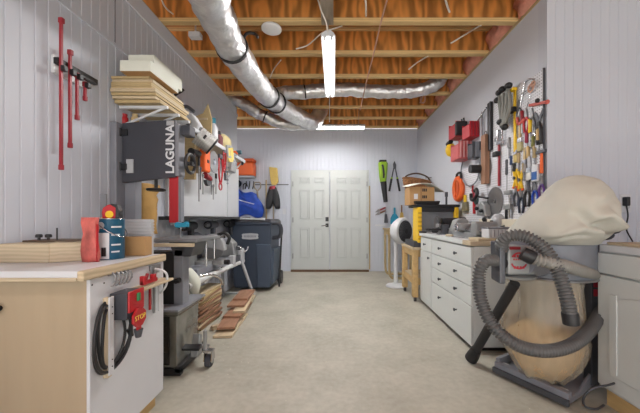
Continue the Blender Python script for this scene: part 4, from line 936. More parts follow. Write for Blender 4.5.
# ------------------------------------------------------------------ fan, side table, planer on its stand
sd = thing('side_table', 'small tan bentwood table beside the door in the back right corner', 'table', (1.15, 5.25, 0))
part('top', MB().box((.94, 5.05, .86), (1.5, 5.6, .89)), TANW, sd, bevel=.006)
for y in (5.1, 5.5):
    part('leg', MB().tube(spline([(.97, y, .86), (.97, y, .5), (.975, y, .15), (1.01, y, .04), (1.10, y, .022), (1.3, y, .022)]), .022, 10), TANW, sd, smooth=True)
    part('leg', MB().tube([(1.45, y, .86), (1.45, y, .0)], .02, 10), TANW, sd, smooth='auto')
part('apron', MB().box((.96, 5.1, .78), (.98, 5.5, .86)), TANW, sd)
fn = thing('pedestal_fan', 'white round pedestal fan with a black grille beside the wooden stand', 'fan', (.975, 4.58, 0))
part('base', MB().lathe([(.15, 0), (.155, .01), (.14, .03), (.05, .05), (.03, .08)], n=32), WHITE, fn, False, smooth='auto')
part('pole', MB().lathe([(.035, .05), (.03, .3), (.028, .62), (.035, .7)], n=20), WHITE, fn, False, smooth='auto')
Mh = Matrix.Translation((.06, -.02, .88)) @ Matrix.Rotation(math.radians(-38), 4, 'Z') @ Matrix.Rotation(math.pi/2, 4, 'X')
# local z of Mh points to the camera side
Mh = Matrix.Translation((.085, -.02, .875)) @ Matrix.Rotation(math.radians(40), 4, 'Z') @ Matrix.Rotation(math.pi/2, 4, 'X')
hd = part('head_shell', MB().lathe([(.08, -.12), (.16, -.10), (.205, -.03), (.215, .04), (.20, .07), (.17, .075)], n=40, M=Mh), WHITE, fn, False, smooth='auto')
part('grille', MB().lathe([(.168, .06), (.168, .078), (.05, .095), (0, .097)], n=36, M=Mh), BLACK, fn, False, smooth='auto')
gr = MB()
for r in (.06, .09, .12, .15): gr.torus((0, 0, .092-.02*r), r, .004, n=30, m=6)
for k in range(18):
    a = 2*math.pi*k/18; gr.cyl((.04*math.cos(a), .04*math.sin(a), .097), (.168*math.cos(a), .168*math.sin(a), .08), .003, n=6)
gr.bm.transform(Mh); part('guard_wires', gr, DGREYM, fn, False)
ps = thing('planer_stand', 'pine stand on casters under the yellow planer', 'stand', (1.32, 4.03, 0))
for x in (1.05, 1.56):
    for y in (3.76, 4.3):
        part('leg', MB().box((x-.035, y-.035, .06), (x+.035, y+.035, .67)), ORW, ps, bevel=.003)
        cst = part('caster', MB().cyl((x-.014, y, .026), (x+.014, y, .026), .026), CHAR, ps, smooth='auto'); part('caster_fork', MB().box((x-.02, y-.015, .026), (x-.0145, y+.015, .062)).box((x+.0145, y-.015, .026), (x+.02, y+.015, .062)), CHROME, cst)
part('top', MB().box((1.01, 3.7, .67), (1.61, 4.36, .70)), PINEY, ps, bevel=.003)
for y in (3.76, 4.3): part('rail', MB().box((1.08, y-.02, .58), (1.53, y+.02, .67)).box((1.08, y-.02, .22), (1.53, y+.02, .30)), ORW, ps)
for x in (1.05, 1.56): part('rail', MB().box((x-.02, 3.79, .22), (x+.02, 4.27, .30)).box((x-.02, 3.79, .58), (x+.02, 4.27, .67)), ORW, ps)
part('shelf', MB().box((1.04, 3.75, .30), (1.57, 4.31, .315)), PINEY, ps)
pn = thing('benchtop_planer', 'yellow and black benchtop planer on the pine stand', 'planer', (1.33, 3.95, .70))
part('base', MB().box((1.03, 3.74, .701), (1.6, 4.2, .78)), CHAR, pn, bevel=.008)
for x in (1.075, 1.55): part('side_column', MB().box((x, 3.72, .76), (x+.055, 3.96, 1.22)), YELLOW, pn, bevel=.012)
rb = MB()
for k in range(7): rb.box((1.08, 3.712, .80+.055*k), (1.125, 3.722, .825+.055*k))
part('grip_ribs', rb, mat('dark yellow', (190, 150, 24), .5), pn)
part('cutter_head', MB().box((1.13, 3.76, .86), (1.55, 4.14, 1.19)), mat('planer grey', (122, 124, 128), .4, .3), pn, bevel=.01)
part('top_plate', MB().box((1.06, 3.72, 1.22), (1.62, 4.14, 1.255)), BLACK, pn, bevel=.01)
part('chip_cover', MB().box((1.13, 3.73, 1.16), (1.55, 3.80, 1.22)), BLACK, pn, bevel=.006)
part('crank', MB().cyl((1.48, 3.82, 1.255), (1.48, 3.82, 1.40), .013).cyl((1.48, 3.82, 1.36), (1.48, 3.82, 1.42), .02), CHAR, pn, smooth='auto')
part('infeed_table', MB().box((1.09, 3.55, .786), (1.54, 3.75, .80)), CHROME, pn, bevel=.003) if False else None
cb = thing('cardboard_box', 'open cardboard box with black print on top of the planer', 'box', (1.17, 3.95, 1.2555))
part('carton', MB().box((1.0, 3.84, 1.256), (1.33, 4.1, 1.49)), CARD, cb, bevel=.002)
part('tape_label', MB().box((1.06, 3.837, 1.33), (1.11, 3.841, 1.40)), WHITE, cb)
mb = MB()
for (x, z) in ((1.20, 1.45), (1.20, 1.36)):
    for k in range(3): mb.box((x-.03+.022*k, 3.837, z-.02), (x-.015+.022*k, 3.841, z+.02))
part('print_marks', mb, BLACK, cb)
part('edge_tape', MB().box((1.145, 3.8375, 1.258), (1.16, 3.8405, 1.488)), mat('brown tape', (150, 112, 70), .4), cb)
o = solo('black_tray', MB().loft([[V(p) for p in r] for r in ([(1.06, 3.745, 1.257), (1.36, 3.745, 1.257), (1.36, 3.83, 1.257), (1.06, 3.83, 1.257)], [(1.05, 3.735, 1.30), (1.37, 3.735, 1.30), (1.37, 3.834, 1.30), (1.05, 3.834, 1.30)])]), BLACK, 'low black tray in front of the cardboard box on the planer', 'tray', bevel=.004)
M = Matrix.Translation((1.17, 3.96, 1.50)) @ Euler((math.radians(6), math.radians(0), math.radians(4))).to_matrix().to_4x4()
pl_ = []
mb = MB(); rows = []
for i in range(10):
    row = []
    for j in range(5):
        u, v = i/9, j/4; x = -.20+.48*u; row.append(V((x, -.14+.28*v, .012+.05*math.sin(u*math.pi)*(1-.2*u) - (.20*max(0, u-.6)**1.2))))
    rows.append(row)
top_ = [[mb.bm.verts.new(M @ p) for p in r] for r in rows]; bo_ = [[mb.bm.verts.new(M @ (p-V((0, 0, .008)))) for p in r] for r in rows]
for i in range(9):
    for j in range(4):
        mb.bm.faces.new((top_[i][j], top_[i+1][j], top_[i+1][j+1], top_[i][j+1])); mb.bm.faces.new((bo_[i][j+1], bo_[i+1][j+1], bo_[i+1][j], bo_[i][j]))
for i in range(9): mb.bm.faces.new((top_[i][0], bo_[i][0], bo_[i+1][0], top_[i+1][0])); mb.bm.faces.new((top_[i+1][4], bo_[i+1][4], bo_[i][4], top_[i][4]))
for j in range(4): mb.bm.faces.new((top_[0][j+1], bo_[0][j+1], bo_[0][j], top_[0][j])); mb.bm.faces.new((top_[9][j], bo_[9][j], bo_[9][j+1], top_[9][j+1]))
solo('white_cover', mb, OFFW, 'curved white plastic sheet lying over the open cardboard box', 'sheet', smooth=True)

# ------------------------------------------------------------------ drawer cabinet
XF = 1.10
dc = thing('drawer_cabinet', 'white drawer cabinet with a plywood top along the right wall', 'cabinet', (1.39, 3.0, 0))
part('toe_kick', MB().box((XF+.05, 2.36, 0), (1.68, 3.66, .05)), SHAD, dc)
part('carcass', MB().box((XF+.02, 2.325, .04), (1.685, 3.68, .852)), CABW, dc, bevel=.003)
part('countertop', MB().box((XF-.012, 2.46, .856), (1.686, 3.70, .893)), CABW, dc, bevel=.003)
part('end_board', MB().box((XF-.012, 2.31, .856), (1.686, 2.459, .893)), PLY, dc, bevel=.003)
part('top_sheet', MB().box((XF-.006, 2.55, .893), (1.685, 3.70, .897)), WHITE, dc)
Z = [.848, .685, .53, .37, .045]
def knob(parent, y, z):
    k = part('knob', MB().lathe([(.007, 0), (.007, .014), (.015, .02), (.015, .026), (.009, .03)], n=14, c=(XF-.001, y, z), M=Matrix.Rotation(-math.pi/2, 4, 'Y')), DGREYM, parent, smooth='auto'); return k
for i in range(4):
    a = part('drawer', MB().box((XF, 2.328, Z[i+1]+.004), (XF+.02, 3.268, Z[i]-.004)), CABW, dc, bevel=.004)
    zk = (Z[i]+Z[i+1])/2 if i < 3 else .26
    for y in (2.60, 2.99): knob(a, y, zk)
a = part('drawer', MB().box((XF, 3.28, Z[1]+.004), (XF+.02, 3.676, Z[0]-.004)), CABW, dc, bevel=.004); knob(a, 3.48, .765)
a = part('door', MB().box((XF, 3.28, .049), (XF+.02, 3.676, Z[1]-.004)), CABW, dc, bevel=.004); knob(a, 3.33, .62)
part('door_rail', MB().box((XF-.006, 3.29, .06), (XF, 3.35, .67)).box((XF-.006, 3.61, .06), (XF, 3.67, .67)).box((XF-.006, 3.35, .06), (XF, 3.61, .13)).box((XF-.006, 3.35, .6), (XF, 3.61, .67)), CABW, a, bevel=.003)

# machines on the drawer cabinet
TZ = .8975
lt = thing('bench_lathe', 'grey cast metal mini lathe on top of the drawer cabinet', 'lathe', (1.38, 2.85, TZ))
part('bed', MB().box((1.24, 2.55, TZ), (1.42, 3.15, TZ+.05)), CAST, lt, bevel=.008)
part('ways', MB().cyl((1.27, 2.5, TZ+.075), (1.27, 3.1, TZ+.075), .015).cyl((1.38, 2.5, TZ+.075), (1.38, 3.1, TZ+.075), .015), CHROME, lt, smooth='auto')
part('headstock', MB().box((1.23, 2.52, TZ+.03), (1.43, 2.62, TZ+.15)), CAST, lt, bevel=.015)
part('carriage', MB().box((1.21, 2.78, TZ+.06), (1.44, 2.92, TZ+.13)), CAST, lt, bevel=.012)
part('tailstock', MB().prism([(1.24, TZ+.05), (1.42, TZ+.05), (1.40, TZ+.16), (1.35, TZ+.185), (1.28, TZ+.16)], 3.02, 3.14, 'xzy'), CAST, lt, bevel=.01)
part('handwheel', MB().torus((1.20, 2.85, TZ+.09), .035, .008, 'x').cyl((1.19, 2.85, TZ+.09), (1.22, 2.85, TZ+.09), .012), CHROME, lt, smooth='auto')
part('knob', MB().ball((1.33, 2.57, TZ+.17), .02).cyl((1.33, 2.57, TZ+.14), (1.33, 2.57, TZ+.165), .008), BLACK, lt, smooth='auto')
part('spindle', MB().cyl((1.33, 2.62, TZ+.11), (1.33, 2.76, TZ+.11), .028, .02), CHROME, lt, smooth='auto')
bg = thing('bench_grinder', 'black bench motor with grey wheels at the far end of the drawer cabinet', 'grinder', (1.36, 3.38, TZ))
part('foot', MB().box((1.28, 3.32, TZ), (1.46, 3.5, TZ+.03)), CHAR, bg, bevel=.006)
part('pillar', MB().box((1.33, 3.38, TZ+.02), (1.41, 3.46, TZ+.08)), CHAR, bg)
part('motor', MB().cyl((1.27, 3.42, TZ+.12), (1.47, 3.42, TZ+.12), .065, n=24), BLACK, bg, smooth='auto')
for x in (1.2, 1.50): part('wheel', MB().cyl((x, 3.42, TZ+.12), (x+.035, 3.42, TZ+.12), .075, n=28), DGREYM, bg, smooth='auto')
part('guard', MB().torus((1.22, 3.42, TZ+.12), .075, .012, 'x'), BLACK, bg, smooth=True)
bv = thing('bench_vise', 'small grey bench vise near the front edge of the drawer cabinet', 'vise', (1.2, 3.12, TZ))
part('body', MB().prism([(1.14, TZ), (1.26, TZ), (1.24, TZ+.05), (1.26, TZ+.11), (1.17, TZ+.11), (1.18, TZ+.05)], 3.16, 3.25, 'xzy'), DGREYM, bv, bevel=.008)
part('jaw', MB().box((1.14, 3.16, TZ+.085), (1.165, 3.25, TZ+.12)), CHROME, bv)
part('screw', MB().cyl((1.02, 3.2, TZ+.055), (1.18, 3.2, TZ+.055), .011), BLACK, bv, smooth='auto')
part('handle', MB().tube(spline([(1.03, 3.14, TZ+.05), (1.02, 3.2, TZ+.055), (1.03, 3.27, TZ+.06)]), .007), BLACK, bv, smooth=True)
bb = thing('bit_case', 'white case with grey lid on a pale wood base at the cabinet end', 'case', (1.40, 2.42, TZ))
part('wood_base', MB().box((1.16, 2.33, .894), (1.56, 2.50, .915)), PINE, bb, bevel=.002)
part('case', MB().box((1.26, 2.36, .915), (1.50, 2.48, .99)), WHITE, bb, bevel=.006)
part('lid', MB().box((1.255, 2.355, .99), (1.505, 2.485, 1.005)), GREYM, bb, bevel=.004)
sl = MB()
for k in range(7): sl.box((1.275+.03*k, 2.357, .925), (1.279+.03*k, 2.361, .985))
part('rib', sl, GREYM, bb)
o = thing('router', 'grey and white hand router standing behind the white case', 'router', (1.55, 2.74, TZ))
part('base', MB().cyl((0, 0, 0), (0, 0, .02), .08), DGREYM, o, False, smooth='auto'); part('body', MB().lathe([(.05, .02), (.055, .06), (.06, .16), (.05, .2), (.03, .22)], n=22), LGREY, o, False, smooth='auto')
for s in (-1, 1): part('handle', MB().cyl((0, s*.05, .09), (0, s*.11, .10), .02), BLACK, o, False, smooth='auto')
part('switch', MB().box((-.065, -.02, .12), (-.05, .02, .16)), BLACK, o, False)
o = thing('hand_plane', 'grey hand plane with black knob at the far side of the cabinet top', 'hand plane', (1.55, 3.1, TZ))
part('sole', MB().box((-.03, -.12, 0), (.03, .12, .02)), CAST, o, False); part('frog', MB().prism([(-.05, .02), (.04, .02), (.02, .09)], -.025, .025, 'yzx'), CAST, o, False)
part('knob', MB().ball((0, -.09, .05), .02).cyl((0, -.09, .02), (0, -.09, .05), .008), BLACK, o, False, smooth='auto'); part('tote', MB().tube(spline([(0, .06, .02), (0, .085, .06), (0, .07, .1)]), .013), BLACK, o, False, smooth=True)
for (x, y, rz, m, lab) in ((1.16, 2.75, .3, STEEL, 'steel chisel lying near the cabinet edge in front of the lathe'), (1.15, 3.45, .9, BLACK, 'black handled tool lying at the far front corner of the cabinet top')):
    o = thing('chisel', lab, 'chisel', (x, y, TZ), rz); part('blade', MB().box((-.01, -.1, .001), (.01, .05, .007)), STEEL, o, False); part('handle', MB().cyl((0, .05, .012), (0, .14, .012), .012), m if m is BLACK else PLY, o, False, smooth='auto')
o = thing('drill_chuck', 'small steel chuck lying on the cabinet top in front of the router', 'chuck', (1.46, 2.62, TZ)); part('body', MB().lathe([(.03, 0), (.034, .02), (.03, .06), (.016, .08)], n=18), CHROME, o, False, smooth='auto'); part('key', MB().cyl((.034, 0, .03), (.08, 0, .03), .006), STEEL, o, False)
o = thing('angle_grinder', 'black angle grinder lying across the cabinet top between vise and lathe', 'power tool', (1.27, 3.30, TZ+.035), -.9)
part('body', MB().cyl((-.16, 0, 0), (.06, 0, 0), .03, .035), BLACK, o, False, smooth='auto'); part('gear_head', MB().box((.05, -.03, -.03), (.12, .03, .035)), CAST, o, False, bevel=.01); part('disc', MB().cyl((.085, 0, -.035), (.085, 0, -.03), .06), DGREYM, o, False, smooth='auto'); part('side_handle', MB().cyl((.08, .03, 0), (.08, .13, .01), .014), BLACK, o, False, smooth='auto')
o = thing('clamp_lamp', 'black toggle clamp standing upright behind the lathe', 'clamp', (1.5, 2.95, TZ)); part('base', MB().box((-.03, -.04, 0), (.03, .04, .03)), DGREYM, o, False); part('lever', MB().tube([(0, 0, .03), (.0, -.05, .12), (-.02, -.12, .16)], .012), BLACK, o, False, smooth=True)
solo('shelf_ledge', MB().box((1.55, 2.34, TZ), (1.685, 3.1, 1.07)), mat('cream shelf', (214, 206, 186), .6), 'cream ledge along the wall at the back of the cabinet top', 'ledge', bevel=.003)

# ------------------------------------------------------------------ dust collector
cx, cy = 1.405, 1.88
dt = thing('dust_collector', 'dust collector with a slumped canvas bag above and a clear bag of sawdust below', 'dust collector', (cx, cy, 0))
Mb = Matrix.Translation((1.40, 1.93, 0)) @ Matrix.Rotation(math.radians(30), 4, 'Z')   # local x = e2, local -y = e1
tb = MB().box((-.19, -.21, .03), (.21, .21, .055), Mb).box((-.21, -.215, .02), (-.17, .215, .085), Mb).box((-.19, .19, .03), (.21, .215, .11), Mb)
tb.prism([(-.21, .02), (.21, .02), (.21, .15), (.1, .12), (-.05, .06), (-.21, .05)], -.215, -.20, 'xzy', Mb)
part('base_tray', tb, GREYM, dt, bevel=.004)
part('tray_bar', MB().box((-.225, -.22, .015), (-.205, .22, .05), Mb), DGREYM, dt, bevel=.003)
for (u, v) in ((-.16, -.17), (-.16, .17), (.17, -.17), (.17, .17)):
    p = Mb @ V((u, v, .0)); part('caster', MB().cyl(p+V((-.012, 0, .016)), p+V((.012, 0, .016)), .016), BLACK, dt, smooth='auto')
    part('bolt_block', MB().cbox(p+V((0, 0, .065)), (.04, .04, .024), (0, 0, .52)), LGREY, dt, bevel=.004)
for px, Y in ((592, 1.80),):
    p = P(px, 0, Y); po = part('post', MB().box((p.x-.02, Y-.02, .05), (p.x+.03, Y+.04, 1.0)), DGREYM, dt, bevel=.003)
    mk = MB()
    for k in range(6): mk.box((p.x-.008, Y-.0225, .60+.055*k), (p.x+.018, Y-.0195, .642+.055*k)).box((p.x-.002, Y-.0235, .612+.055*k), (p.x+.01, Y-.019, .63+.055*k))
    part('red_print', mk, RLET, po)
part('post', MB().box((cx-.02, cy+.27, .05), (cx+.02, cy+.30, .95)), GREYM, dt)
part('drum', MB().lathe([(.17, .70), (.228, .715), (.228, .92), (.234, .925), (.234, .935), (.1, .935)], c=(cx, cy, 0), n=48), mat('drum sheet steel', (122, 126, 134), .5, .2, var=.14, scale=9), dt, smooth='auto')
part('band_clamp', MB().torus((cx, cy, .715), .231, .008), STEEL, dt, smooth=True)
# canvas filter bag slumped toward the viewer
secs = [(.925, 1.405, 1.88, .236, .236), (.953, 1.384, 1.85, .254, .25), (1.0, 1.39, 1.80, .258, .26), (1.088, 1.415, 1.76, .234, .24), (1.17, 1.432, 1.74, .198, .205), (1.25, 1.44, 1.73, .145, .15), (1.30, 1.442, 1.73, .095, .10), (1.327, 1.442, 1.73, .045, .045), (1.334, 1.442, 1.73, .008, .008)]
ss = [V((a, b, c_)) for a, b, c_, _, _ in secs]; rs = [V((d, e, 0)) for _, _, _, d, e in secs]
ss, rs = spline(ss, 7), spline(rs, 7)
NS = 96; rings = []
for sv, rv in zip(ss, rs):
    z = sv.x; rr = []
    k_in = min(1, max(0, (z-.935)/.05))*min(1, max(0, (1.325-z)/.06))
    for q in range(NS):
        a = 2*math.pi*q/NS; d = V((math.cos(a), math.sin(a), 0))
        fr = max(0, -math.sin(a))**.6; u = math.cos(a)            # fr: facing the aisle
        zc = 1.045-.085*u+.012*math.sin(u*9)                      # long sagging crease
        w1 = math.exp(-((u-.25)/.62)**2)
        cr = -.050*math.exp(-((z-zc)/.020)**2)*w1+.028*math.exp(-((z-zc-.045)/.03)**2)*w1
        zd = .985+.05*u-.02*math.sin(u*6); w2 = math.exp(-((u+.35)/.4)**2)
        cr += -.026*math.exp(-((z-zd)/.016)**2)*w2+.016*math.exp(-((z-zd-.035)/.025)**2)*w2
        zf = 1.13+.12*u; cr += -.012*math.exp(-((z-zf)/.03)**2)*math.exp(-((u-.1)/.35)**2)
        p = V((sv.y+rv.x*math.cos(a), sv.z+rv.y*math.sin(a), z))
        wob = .022*noise.noise(V((p.x*6, p.y*6, z*6)))+.010*noise.noise(p*15)
        p += d*(1.6*cr*fr*min(1, max(0, (.93-u)/.35))+wob)*k_in; p.z += (.014*noise.noise(p*8+V((3, 0, 0))))*k_in
        rr.append(p)
    rings.append(rr)
mb = MB(); mb.loft(rings)
part('filter_bag', mb, CANVAS, dt, smooth=True)
part('bag_strap', MB().torus((cx, cy, .936), .24, .007), CANVAS, dt, smooth=True)
gm = MB().ball(P(604, 235, 1.74), .045, (1.1, 1, .7)).ball(P(613, 231, 1.76), .026, (1.6, 1, .7))
part('gathered_knot', gm, CHAR, dt, smooth=True)
# blower housing with the red emblem, facing the aisle
bc = P(517, 259, 1.62)
part('blower_neck', MB().cyl((bc.x+.02, bc.y+.03, bc.z), (1.30, 1.80, .82), .10), GREYM, dt, smooth='auto')
hz = part('blower_housing', MB().box((bc.x-.07, bc.y-.03, bc.z-.085), (bc.x+.085, bc.y+.07, bc.z+.075)), mat('blower grey', (150, 152, 152), .45, .2, var=.1), dt, bevel=.014)
em = MB()
for a0, a1 in ((25, 155), (200, 340)):
    em.tube([(bc.x-.008+.043*math.cos(math.radians(a)), bc.y-.031, bc.z-.006+.043*math.sin(math.radians(a))) for a in range(a0, a1+1, 9)], .0045, 6)
for dz in (.026, -.036):
    for k in range(4): em.cbox((bc.x-.032+.016*k, bc.y-.031, bc.z-.006+dz), (.009, .004, .014))
for k in range(6): em.cbox((bc.x-.036+.012*k, bc.y-.031, bc.z+.002), (.006, .004, .009))
part('red_emblem', em, RLET, hz)
part('red_plate', MB().box((bc.x-.06, bc.y-.034, bc.z+.055), (bc.x+.0, bc.y-.026, bc.z+.072)), DRED, hz, bevel=.003)
part('lower_flange', MB().lathe([(.05, -.025), (.10, -.012), (.105, 0), (.07, .018)], c=(bc.x+.03, bc.y+.06, bc.z-.10), n=26), CAST, dt, smooth='auto')
part('inlet_plate', MB().prism([(bc.y-.05, bc.z-.13), (bc.y+.04, bc.z-.12), (bc.y+.05, bc.z+.1), (bc.y-.05, bc.z+.1)], bc.x-.125, bc.x-.09, 'yzx'), DGREYM, dt, bevel=.008)
part('inlet_arm', MB().box((bc.x-.10, bc.y-.02, bc.z-.02), (bc.x-.06, bc.y+.04, bc.z+.04)), BLACK, dt)
# clear collection bag, sawdust in it
def bagring(z, r, k, wob=.02):
    return [V((cx-.06+(r+wob*math.sin(q*.9+z*9)*.4+wob*noise.noise(V((q*.8, z*5, k))))*math.cos(2*math.pi*q/40), cy-.01+(r+wob*noise.noise(V((q*.8+9, z*5, k))))*math.sin(2*math.pi*q/40), z)) for q in range(40)]
def pleat(q, z): return 1+.035*math.sin(q*1.9+3*math.sin(z*7))*min(1, max(0, (z-.3)/.3))
def bagr(z):
    t = (z-.075)/.64
    return .13+.10*math.sin(min(1, t*2.9)*math.pi/2)-.04*max(0, t-.4)/.6
_br = bagring
def bagring(z, r, k, wob=.02): return [V(((p.x-cx+.06)*pleat(q, z)+cx-.06, (p.y-cy)*pleat(q, z)+cy, z)) for q, p in enumerate(_br(z, r, k, wob))]
zs = [.072, .08, .10, .14, .19, .25, .32, .40, .48, .56, .64, .70, .715]
mb = MB(); mb.loft([bagring(z, .05 if i == 0 else bagr(z) if z < .7 else .205, 1, .03) for i, z in enumerate(zs)])
part('collection_bag', mb, BAGP, dt, smooth=True)
mb = MB(); rings = [bagring(z, (.04 if i == 0 else bagr(z)-.026), 1, .02) for i, z in enumerate((.082, .09, .10, .14, .19, .25, .32))]
rings.append([V((cx-.06+.15*math.cos(2*math.pi*q/40), cy-.01+.15*math.sin(2*math.pi*q/40), .365)) for q in range(40)])
rings.append([V((cx-.105+.05*math.cos(2*math.pi*q/40), cy+.03+.05*math.sin(2*math.pi*q/40), .40)) for q in range(40)])
mb.loft(rings)
tag(solo('sawdust', mb, SAWD, 'tan sawdust filling the lower part of the clear bag', 'sawdust', smooth=True), 'tan sawdust filling the lower part of the clear bag', 'sawdust', kind='stuff')
# ribbed hoses
def hose(pts, r, m, label, pitch=.0165, cuffs=(), name='flex_hose'):
    dense = spline(pts, 40); acc = [0]
    for a, b in zip(dense, dense[1:]): acc.append(acc[-1]+(b-a).length)
    path, rad = [], []; s_, i = 0., 0; k = 0
    while s_ < acc[-1]:
        while acc[i+1] < s_: i += 1
        t = (s_-acc[i])/max(1e-9, acc[i+1]-acc[i]); path.append(dense[i].lerp(dense[i+1], t))
        rad.append(r*(1.04, 1.0, .76, .70)[k % 4]); k += 1; s_ += pitch/4
    o = thing(name, label, 'hose', path[0])
    part('tube', MB().tube(path, rad, 16), m, o, smooth=True)
    n = 10
    for e in cuffs:
        a, b = (path[0], path[n]) if e == 0 else (path[-1], path[-n]); d = (a-b).normalized()
        part('cuff', MB().tube([a-d*.05, a-d*.045, a+d*.01], [r*1.0, r*1.12, r*1.1], 20), BLACK, o, smooth='auto')
    return o
hose([P(503, 263, 1.63), P(493, 260, 1.59), P(484, 262, 1.56), P(479, 275, 1.55), P(480, 296, 1.55), P(488, 318, 1.53), P(502, 335, 1.50), P(522, 347, 1.48), P(545, 351, 1.48), P(567, 347, 1.50), P(584, 336, 1.56), P(597, 319, 1.70), P(606, 298, 1.86)], .0325, HOSE, 'grey ribbed hose hanging in a big loop across the clear bag', cuffs=(0,))
hose([P(502, 250, 1.60), P(502, 242, 1.58), P(509, 236, 1.55), P(524, 236, 1.52), P(540, 245, 1.49), P(553, 261, 1.47), P(562, 282, 1.45), P(568, 303, 1.44), P(571, 322, 1.44)], .0325, HOSE, 'grey ribbed hose arching over the blower and ending in a black cuff', cuffs=(1,))
hose([P(524, 254, 1.50), P(535, 259, 1.48), P(552, 263, 1.46), P(572, 268, 1.52), P(588, 273, 1.66), P(604, 279, 1.82), P(618, 284, 1.95)], .032, HOSEL, 'pale wire ribbed hose running right from the blower behind the white cabinet', cuffs=(0,), pitch=.0175)
pp = thing('suction_pipe', 'straight black suction pipe leaning from the blower down to the floor', 'pipe', (P(474, 0, 2.2).x, 2.2, 0))
a, b = P(515, 283, 1.78), P(475.5, 351, 2.12)
part('pipe', MB().tube([a, b], .030, 20), BLACK, pp, smooth='auto')
d_v = (b-a).normalized(); part('nozzle', MB().tube([b-d_v*.02, b+d_v*.04, b+d_v*.09], [.034, .042, .045], 20), BLACK, pp, smooth='auto')
# cord on the floor by the cabinet
wire([P(640, 372, 1.66), P(612, 384, 1.60), P(594, 388, 1.60), P(584, 397, 1.62), P(585, 406, 1.63), P(596, 409, 1.62), P(604, 405, 1.66)], .006, DGREYM, 'grey power cord curling on the floor beside the white cabinet', 'power_cord', 'cord')

# ------------------------------------------------------------------ right white cabinet
X0 = 1.55
rc = thing('base_cabinet', 'white cabinet with an arched panel door and wooden base at the right edge', 'cabinet', (1.85, 1.35, 0))
part('base', MB().box((X0+.03, .75, 0), (2.15, 1.68, .095)), ORW, rc, bevel=.002)
part('carcass', MB().box((X0+.02, .7, .095), (2.16, 1.71, .888)), CABW, rc, bevel=.003)
part('countertop', MB().box((X0+.005, .69, .888), (2.17, 1.70, .925)), WHITE, rc, bevel=.003)
part('top_board', MB().box((X0+.04, .69, .925), (2.17, 1.69, .94)), PLY, rc, bevel=.002)
part('drawer', MB().box((X0, .95, .762), (X0+.02, 1.705, .878)), CABW, rc, bevel=.004)
dr = part('door', MB().box((X0, .95, .115), (X0+.02, 1.705, .752)), CABW, rc, bevel=.004)
arch = [(1.62, .20), (1.62, .62)]
arch += [(1.62-.02-.58*k/14, .62+.055*math.sin(math.pi*(k+1)/16)**.8 if 0 < k < 14 else .62) for k in range(15)]
arch += [(1.01, .20)]
part('arched_panel', MB().prism(arch, X0-.007, X0+.002, 'yzx'), CABW, dr, bevel=.005)
inn = [(1.60-(1.60-y)*.0+(-.02 if y > 1.3 else .02), z-(.02 if z > .4 else -.02)) for y, z in arch]
part('panel_center', MB().prism(inn, X0-.013, X0-.006, 'yzx'), CABW, dr, bevel=.005)
solo('charger', MB().cbox((1.40, 1.52, .018), (.09, .06, .035), (0, 0, .4)), BLACK, 'small black adapter block on the floor beside the white cabinet base', 'adapter', bevel=.006) if False else None

# ------------------------------------------------------------------ pegboard and tools on the right wall
pg = thing('pegboard', 'white pegboard with a painted edge shadow hung full of tools on the right wall', 'pegboard', M=frame((RW, 2.72, 1.60), (0, -1, 0), (0, 0, 1)))
part('board', MB().box((-.42, -.58, .012), (.40, .67, .02)), PEG, pg, False)
part('edge_shadow_strip', MB().box((.40, -.58, .004), (.405, .68, .021)), DGREYM, pg, False)  # dark strip puts the shadow at the board's edge into colour
part('batten', MB().box((-.42, .64, 0), (.40, .67, .012)).box((-.42, -.58, 0), (.40, -.55, .012)), WHITE, pg, False)
pg2 = thing('pegboard', 'lower white pegboard behind the round grey discs on the right wall', 'pegboard', M=frame((RW, 3.42, 1.40), (0, -1, 0), (0, 0, 1)))
part('board', MB().box((-.40, -.36, .012), (.27, .30, .02)), PEG, pg2, False)
part('batten', MB().box((-.40, .27, 0), (.27, .30, .012)).box((-.40, -.36, 0), (.27, -.33, .012)), WHITE, pg2, False)
GT = 'hand tools on the pegboard'
# red bins
def bin_(px, py, wd, ht, dp, m, label, nrib=3, rm=None):
    o = thing('parts_bin', label, 'bin', M=FR(px, py), group='plastic bins on the right wall')
    t = .006; u0, u1 = -wd, 0.
    sh_ = MB().box((u0, -ht/2, 0), (u1, -ht/2+t, dp)).box((u0, -ht/2+t, 0), (u0+t, ht/2, dp)).box((u1-t, -ht/2+t, 0), (u1, ht/2, dp)).box((u0+t, -ht/2+t, 0), (u1-t, ht/2, t)).box((u0+t, -ht/2+t, dp-t), (u1-t, ht*.35, dp))
    part('shell', sh_, m, o, False, bevel=.002)
    rb_ = MB()
    for k in range(nrib): rb_.box((u1-.001, -ht*.44, dp*(k+.25)/nrib), (u1+.014, ht*.48, dp*(k+.65)/nrib))
    part('rib', rb_, rm or DRED, o, False, bevel=.003)
    return o
bin_(466, 128.5, .22, .20, .135, REDGR, 'red plastic bin, left one of the upper pair on the right wall')
bin_(479.5, 128.5, .20, .18, .115, REDGR, 'red plastic bin, right one of the upper pair on the right wall')
o = thing('spring_clamp', 'black spring clamp between the upper two red bins', 'clamp', M=FR(468.2, 128, .0))
part('body', MB().box((-.03, -.09, .02), (.03, .08, .16)), BLACK, o, False, bevel=.01); part('handle', MB().cyl((-.02, .07, .06), (-.03, .12, .07), .01).cyl((.02, .07, .06), (.03, .12, .07), .01), BLACK, o, False)
bin_(472, 149.5, .24, .22, .165, mat('faded red bin', (196, 92, 92), .5, var=.16), 'wide faded red bin, lower one on the right wall', 4, mat('pale rib', (206, 150, 150), .5))  # pale rib colour stands in for white reflections on the bin
bin_(481, 149.5, .12, .19, .10, DGREYM, 'dark grey bin beside the wide faded red bin', 1, GREYM)
o = thing('yellow_drill', 'small yellow and black tool hanging left of the faded red bin', 'power tool', M=FR(458, 150))
